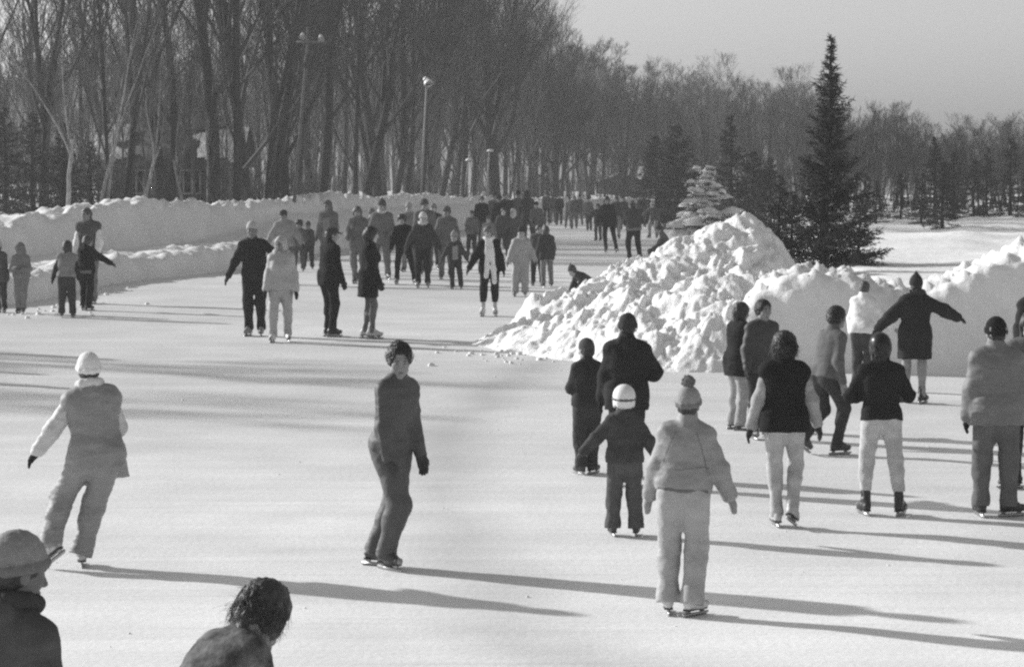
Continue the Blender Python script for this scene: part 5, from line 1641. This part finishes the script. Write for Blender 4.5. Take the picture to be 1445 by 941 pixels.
P(629, 394, 290, 178, 'person in a grey padded coat and woollen hat behind the child with the pointed hood', hat='toque', hatv=.09, jacket=.12, bulk=.055, hem=.12, trousers=.15, face=.2, la=(4, 16, 14), ra=(4, 16, 14))
P(690, 446, 318, 178, 'woman in black coat with a long white hanging scarf and white skates', fem=True, hair='long', hairv=.1, jacket=.013, bulk=.04, hem=.1, scarf=.62, tails=.62, trousers=.016, tb=.018, tlen=-.14, sock=.4, skate=.55, la=(8, 14, 12), ra=(6, 30, 10), face=.25, glove=.02, L=(-.12, 0, 0, 14, 0), R=(.12, .03, 0, -14, 0))
P(736, 418, 318, 178, 'child in a pale grey snowsuit and dark cap, with one dark sleeve showing', kid=.45, hat='beanie', hatv=.04, jacket=.30, bulk=.055, hem=.06, trousers=.30, tb=.05, la=(4, 24, 8), ra=(4, 20, 8), glove=.08, scarf=.4, face=.3, skate=.2, smat='shell', tmat='shell')
P(773, 405, 318, 14, 'person in dark hip-length coat and grey trousers, back turned, at the edge of the group', jacket=.05, bulk=.05, hem=.15, trousers=.17, hair='bob', hairv=.05, la=(6, 12, 20), ra=(4, 12, 20), kid=.1)
P(758, 403, 316, 172, 'pale-faced person in dark trousers beside the one in the hip-length coat', kid=.1, jacket=.09, trousers=.035, hair='curly', hairv=.03, face=.36, L=(-.14, .02, 0, 10, 0), R=(.12, 0, 0, -10, 0))
# the knot of people in the middle distance
P(680, 347, 276, 176, 'pale-faced person in black, leftmost of the far knot of skaters', jacket=.016, trousers=.1, hair='short', hairv=.02, face=.5, la=(2, 10, 8), ra=(2, 14, 6), hem=.08)
P(706, 352, 273, 178, 'person in a very dark round-shouldered coat near the middle of the far knot', jacket=.03, bulk=.055, hem=.15, trousers=.06, hat='toque', hatv=.04, face=.2)
P(692, 372, 303, 176, 'short person in a grey coat behind the head of the woman with the long scarf', kid=.2, jacket=.17, bulk=.045, hem=.12, trousers=.12, hat='beanie', hatv=.09, face=.3)
P(709, 366, 292, 174, 'person in dark grey with a pale upturned face, front of the far knot', jacket=.075, trousers=.06, hair='curly', hairv=.04, face=.5, la=(4, 18, 30), ra=(4, 16, 10))
P(724, 366, 293, 178, 'person with a big pale hood, just above the child in the pale snowsuit', jacket=.09, trousers=.1, hat='hood', hatv=.5, face=.42, hem=.1)
P(731, 342, 266, 176, 'tall person in a dark hat standing up out of the far knot of skaters', jacket=.11, trousers=.1, hat='point', hatv=.02, hem=.12, face=.2)
P(745, 346, 267, 4, 'person in dark clothes at the right side of the far knot, seen from behind', jacket=.055, trousers=.04, hat='hood', hatv=.06, hem=.12)
P(771, 317, 271, 176, 'distant skater in a grey jacket and black tights right of the far knot', jacket=.10, trousers=.015, hair='short', face=.45, hem=.04, tb=.008)
P(780, 316, 273, 6, 'distant dark skater half hidden behind the one in black tights', jacket=.08, trousers=.12, hat='beanie', hatv=.06)
P(802, 322, 277, 178, 'distant skater in a pale top, left of a trio by the far bank', jacket=.26, trousers=.1, hat='beanie', hatv=.1, face=.35)
P(810, 323, 276, 176, 'distant skater in the middle of a trio by the far bank', jacket=.12, trousers=.17, hair='short', face=.3)
P(817, 319, 274, 174, 'distant skater in dark grey, right of a trio by the far bank', jacket=.09, trousers=.15, hat='beanie', hatv=.06)
P(845, 340, 287, 150, 'distant child in a loose dark coat with one arm lifted, left of the long-striding skater', kid=.3, jacket=.07, trousers=.09, ra=(4, 38, 10), hem=.15, bulk=.05, hair='short')
P(859, 356, 276, 168, 'distant skater in black taking a long stride on the ice', jacket=.03, trousers=.02, hem=.1, L=(-.26, .08, 0, 25, 0), R=(.09, 0, 0, -5, 0), hip=(.02, 0), tb=.012, hair='bob', hairv=.03, la=(4, 12, 10), ra=(4, 20, 30))
P(870, 338, 276, 176, 'distant skater in pale trousers behind the long-striding one', jacket=.08, trousers=.27, hair='long', hairv=.05, L=(-.1, .1, 0, 8, 0), hem=-.02)
P(881, 325, 275, 178, 'distant slim skater in dark grey beside the one in pale trousers', jacket=.06, trousers=.07, hat='point', hatv=.05)
P(893, 369, 281, 14, 'man in dark jacket with lighter waistband and black trousers, skating away behind the heap', jacket=.065, trousers=.022, belt=.17, hem=.05, bulk=.04, hair='short', la=(20, 14, 50, 30), ra=(20, 14, 50, 30), hat='beanie', hatv=.14, tb=.02, crouch=.02)
P(905, 322, 274, 178, 'distant person in a dark coat just above the man with the lighter waistband', jacket=.05, trousers=.05, hem=.2, hat='hood', hatv=.06)
P(922, 336, 284, 152, 'distant skater bent over sideways with a trailing arm and pale trousers', jacket=.10, trousers=.30, lean=38, hip=(0, -.12), crouch=.05, la=(20, 20, 12), ra=(26, 44, 6), L=(-.16, -.02, 0, 8, 0), R=(.16, .06, 0, -14, 0), hat='beanie', hatv=.4, head=(0, -16))
P(947, 315, 281, 178, 'left one of two tiny black-clad figures by the far bank', jacket=.018, trousers=.015, hair='short', hem=.1)
P(957.5, 315, 280, 176, 'right one of two tiny black-clad figures by the far bank', jacket=.016, trousers=.02, hat='beanie', hatv=.03, hem=.1)
P(934, 361, 332, 92, 'person in grey sitting on the ice with knees drawn up, behind the heap', jacket=.11, trousers=.06, hip_h=.16, hip=(0, -.22), L=(-.12, .30, 0, 6, 12), R=(.12, .26, 0, -6, 12), lean=24, la=(40, 10, 30), ra=(30, 12, 30), hat='point', hatv=.06, s=1.0, hem=.02)
P(822, 434, 369, 118, 'person crouching low with a bent back behind the left end of the snow heap', jacket=.05, trousers=.05, lean=62, hip=(0, -.30), crouch=.30, la=(50, 8, 10), ra=(50, 8, 10), hat='point', hatv=.08, L=(-.12, 0, 0, 6, 0), R=(.12, .05, 0, -6, 0))
P(994, 322, 278, 178, 'thin dark distant figure standing below the snow-laden spruce', jacket=.05, trousers=.04, hair='short', hem=.05)
P(1012, 318, 282, 174, 'distant figure in a grey coat right of the thin dark one', jacket=.13, trousers=.1, hem=.2, hat='beanie', hatv=.06)
P(1032, 316, 283, 178, 'tiny dark figure just left of the top of the snow heap', jacket=.045, trousers=.05, hem=.2, hat='beanie', hatv=.04)
P(699, 341, 270, 176, 'person in grey with pale collar, back of the far knot, beside the black-clad one', jacket=.14, scarf=.4, trousers=.09, hat='beanie', hatv=.05)
P(716, 344, 271, 172, 'person in charcoal coat at the back of the far knot, beside the tall hatted one', jacket=.045, trousers=.07, hem=.15, hair='short', face=.4)
P(757, 352, 283, 178, 'person in a mid-grey coat at the right rear of the far knot, above the pair', jacket=.12, trousers=.05, hat='beanie', hatv=.03, hem=.12)
P(665, 364, 296, 176, 'person in dark trousers and grey top between the hooded child and the far knot', jacket=.15, trousers=.04, hair='short', face=.35)
P(613, 380, 286, 178, 'person in charcoal half hidden behind the man reaching to the hooded child', jacket=.06, trousers=.05, hat='beanie', hatv=.2)
P(523, 392, 292, 176, 'person in mid-grey at the left rear of the group, beside the pointed dark hat', jacket=.15, trousers=.1, hat='toque', hatv=.16)
P(790, 318, 273, 178, 'distant person in black left of the trio by the far bank', jacket=.03, trousers=.04, hat='beanie', hatv=.1)
P(831, 326, 277, 176, 'distant person in mid-grey between the trio and the child with a lifted arm', jacket=.14, trousers=.08, hat='beanie', hatv=.05)
P(936, 314, 278, 178, 'distant person in a grey coat, left of the two tiny black-clad figures', jacket=.15, trousers=.06, hem=.2, hair='short', face=.3)
# left group
P(2, 441, 336, 168, 'child in a pale hat and dark coat, half cut off by the left edge', kid=.5, hat='toque', hatv=.45, jacket=.09, trousers=.05, hem=.18, bulk=.05, face=.3)
P(30, 442, 340, 172, 'child in a grey hooded suit with hands in the front pockets, near the left edge', kid=.45, hat='hood', hatv=.18, jacket=.2, bulk=.045, hem=.04, trousers=.2, tb=.03, la=(10, 14, 88, 50), ra=(10, 14, 88, 50), face=.2, glove=.08, L=(-.06, 0, 0, 8, 0), R=(.08, -.04, 0, -8, 0))
P(95, 448, 339, 2, 'child in pale grey vest with dark sleeves and trousers, back turned, at the left', kid=.4, jacket=.22, sleeves=.03, bulk=.05, hem=.0, trousers=.05, tb=.035, hair='bob', hairv=.025, la=(4, 20, 8), ra=(4, 14, 10), L=(-.13, 0, 0, 8, 0), R=(.13, .0, 0, -8, 0), glove=.03, lean=4)
P(121, 438, 330, -24, 'child in a black jacket with a grey hem stretching an arm to the right', kid=.35, jacket=.016, belt=.15, bulk=.045, hem=.06, trousers=.018, tb=.03, hair='curly', hairv=.05, la=(10, 16, 30), ra=(24, 52, 16), glove=.05, L=(-.1, .06, 0, 8, 0), R=(.12, -.06, 0, -20, 0))
P(127, 428, 292, 165, 'tall person with a pale sleeve and grey trousers standing behind the children at the left', jacket=.09, sleeves=.7, bulk=.04, hem=.08, trousers=.17, tb=.02, hair='short', hairv=.05, face=.22, la=(6, 10, 30), ra=(4, 12, 20))
P(401, 402, 294, 178, 'man in a light jacket and dark cap behind the couple at the left', hat='cap', hatv=.05, jacket=.26, bulk=.045, hem=.05, trousers=.1, face=.2, la=(10, 30, 14), ra=(10, 30, 14))
P(421, 384, 308, 176, 'small child in a black fur hat between the two men in black', kid=.5, hat='fur', hatv=.014, jacket=.12, trousers=.08, face=.2)
P(435, 380, 311, 178, 'small child in dark clothes walking with feet apart behind the couple', kid=.5, hat='beanie', hatv=.07, jacket=.055, trousers=.04, L=(-.15, 0, 0, 14, 0), R=(.15, .02, 0, -14, 0), tb=.035, face=.15)
P(462, 387, 281, 176, 'person in a hooded grey coat rising behind the man in the flat cap', hat='hood', hatv=.11, jacket=.12, chest_light=.2, bulk=.05, hem=.15, trousers=.1, face=.2)
# skaters beyond the left edge, whose shadows cross the ice
for x, Y, lab, j in ((-9.7, 39.6, 'person in dark clothes beyond the left edge, farther of three', .05), (-10.3, 37.2, 'person in a grey coat beyond the left edge, middle of three', .15), (-9.4, 35.2, 'person in black beyond the left edge, nearest of three', .02)):
    px = CX + x/Y*F; py = HORIZ + CAM_H/Y*F
    P(px, py, py - 1.75/Y*F, 170, lab, Y=Y, jacket=j, trousers=.05, hat='beanie', hatv=.06)
# ================================================================== light, air, camera
SUN_AZ = math.atan2(2.05, -3.85)         # direction towards the sun, counted from +X
SUN_EL = R2D(21.5)
sd = Vector((math.cos(SUN_AZ)*math.cos(SUN_EL), math.sin(SUN_AZ)*math.cos(SUN_EL), math.sin(SUN_EL)))
sl = bpy.data.lights.new('sun', 'SUN'); sl.energy = 3.6; sl.angle = R2D(1.0); sl.color = (1.0, 1.0, 1.0)
so = link('sun', sl); so.rotation_euler = sd.to_track_quat('Z', 'Y').to_euler(); so.location = (-30, 30, 30)

w = bpy.data.worlds.new('World'); scene.world = w; w.use_nodes = True
nt = w.node_tree; N = nt.nodes; Lk = nt.links
sky = N.new('ShaderNodeTexSky'); sky.sky_type = 'NISHITA'; sky.sun_disc = False
sky.sun_elevation = SUN_EL; sky.sun_rotation = math.pi/2 - SUN_AZ
sky.air_density = 1.0; sky.dust_density = 1.2; sky.ozone_density = 1.0
mixd = N.new('ShaderNodeVectorMath'); mixd.operation = 'DOT_PRODUCT'          # black and white film, keen on blue
mixd.inputs[1].default_value = (0.22, 0.36, 0.42)
Lk.new(sky.outputs['Color'], mixd.inputs[0])
bg = N['Background']; bg.inputs['Strength'].default_value = 0.086
Lk.new(mixd.outputs['Value'], bg.inputs['Color'])

HAZE = True
if HAZE:
    m = bpy.data.materials.new('winter_haze'); m.use_nodes = True
    nt = m.node_tree; nt.nodes.remove(nt.nodes['Principled BSDF'])
    v = nt.nodes.new('ShaderNodeVolumePrincipled'); v.inputs['Color'].default_value = (.9, .9, .9, 1)
    v.inputs['Density'].default_value = 0.00085; v.inputs['Anisotropy'].default_value = 0.2
    nt.links.new(v.outputs['Volume'], nt.nodes['Material Output'].inputs['Volume'])
    b = MB(); b.box((-345, -20, -13), (345, 485, 25))
    o = b.build('haze', m); tag(o, kind='stuff')

cam = bpy.data.cameras.new('camera'); cam.lens = 36.0*F/1445.0; cam.sensor_width = 36.0; cam.sensor_fit = 'HORIZONTAL'
cam.clip_start = 0.1; cam.clip_end = 6000
co = link('camera', cam); co.location = (0, 0, CAM_H); co.rotation_euler = (math.pi/2 - PITCH, 0, 0)
scene.camera = co
scene.view_settings.view_transform = 'Standard'
scene.view_settings.look = 'None'
scene.view_settings.exposure = 0.66
scene.view_settings.gamma = 1.0
scene.cycles.use_denoising = False
scene.cycles.max_bounces = 6
scene.cycles.diffuse_bounces = 3
scene.cycles.volume_bounces = 0
scene.cycles.pixel_filter_type = 'BLACKMAN_HARRIS'
scene.cycles.filter_width = 2.4
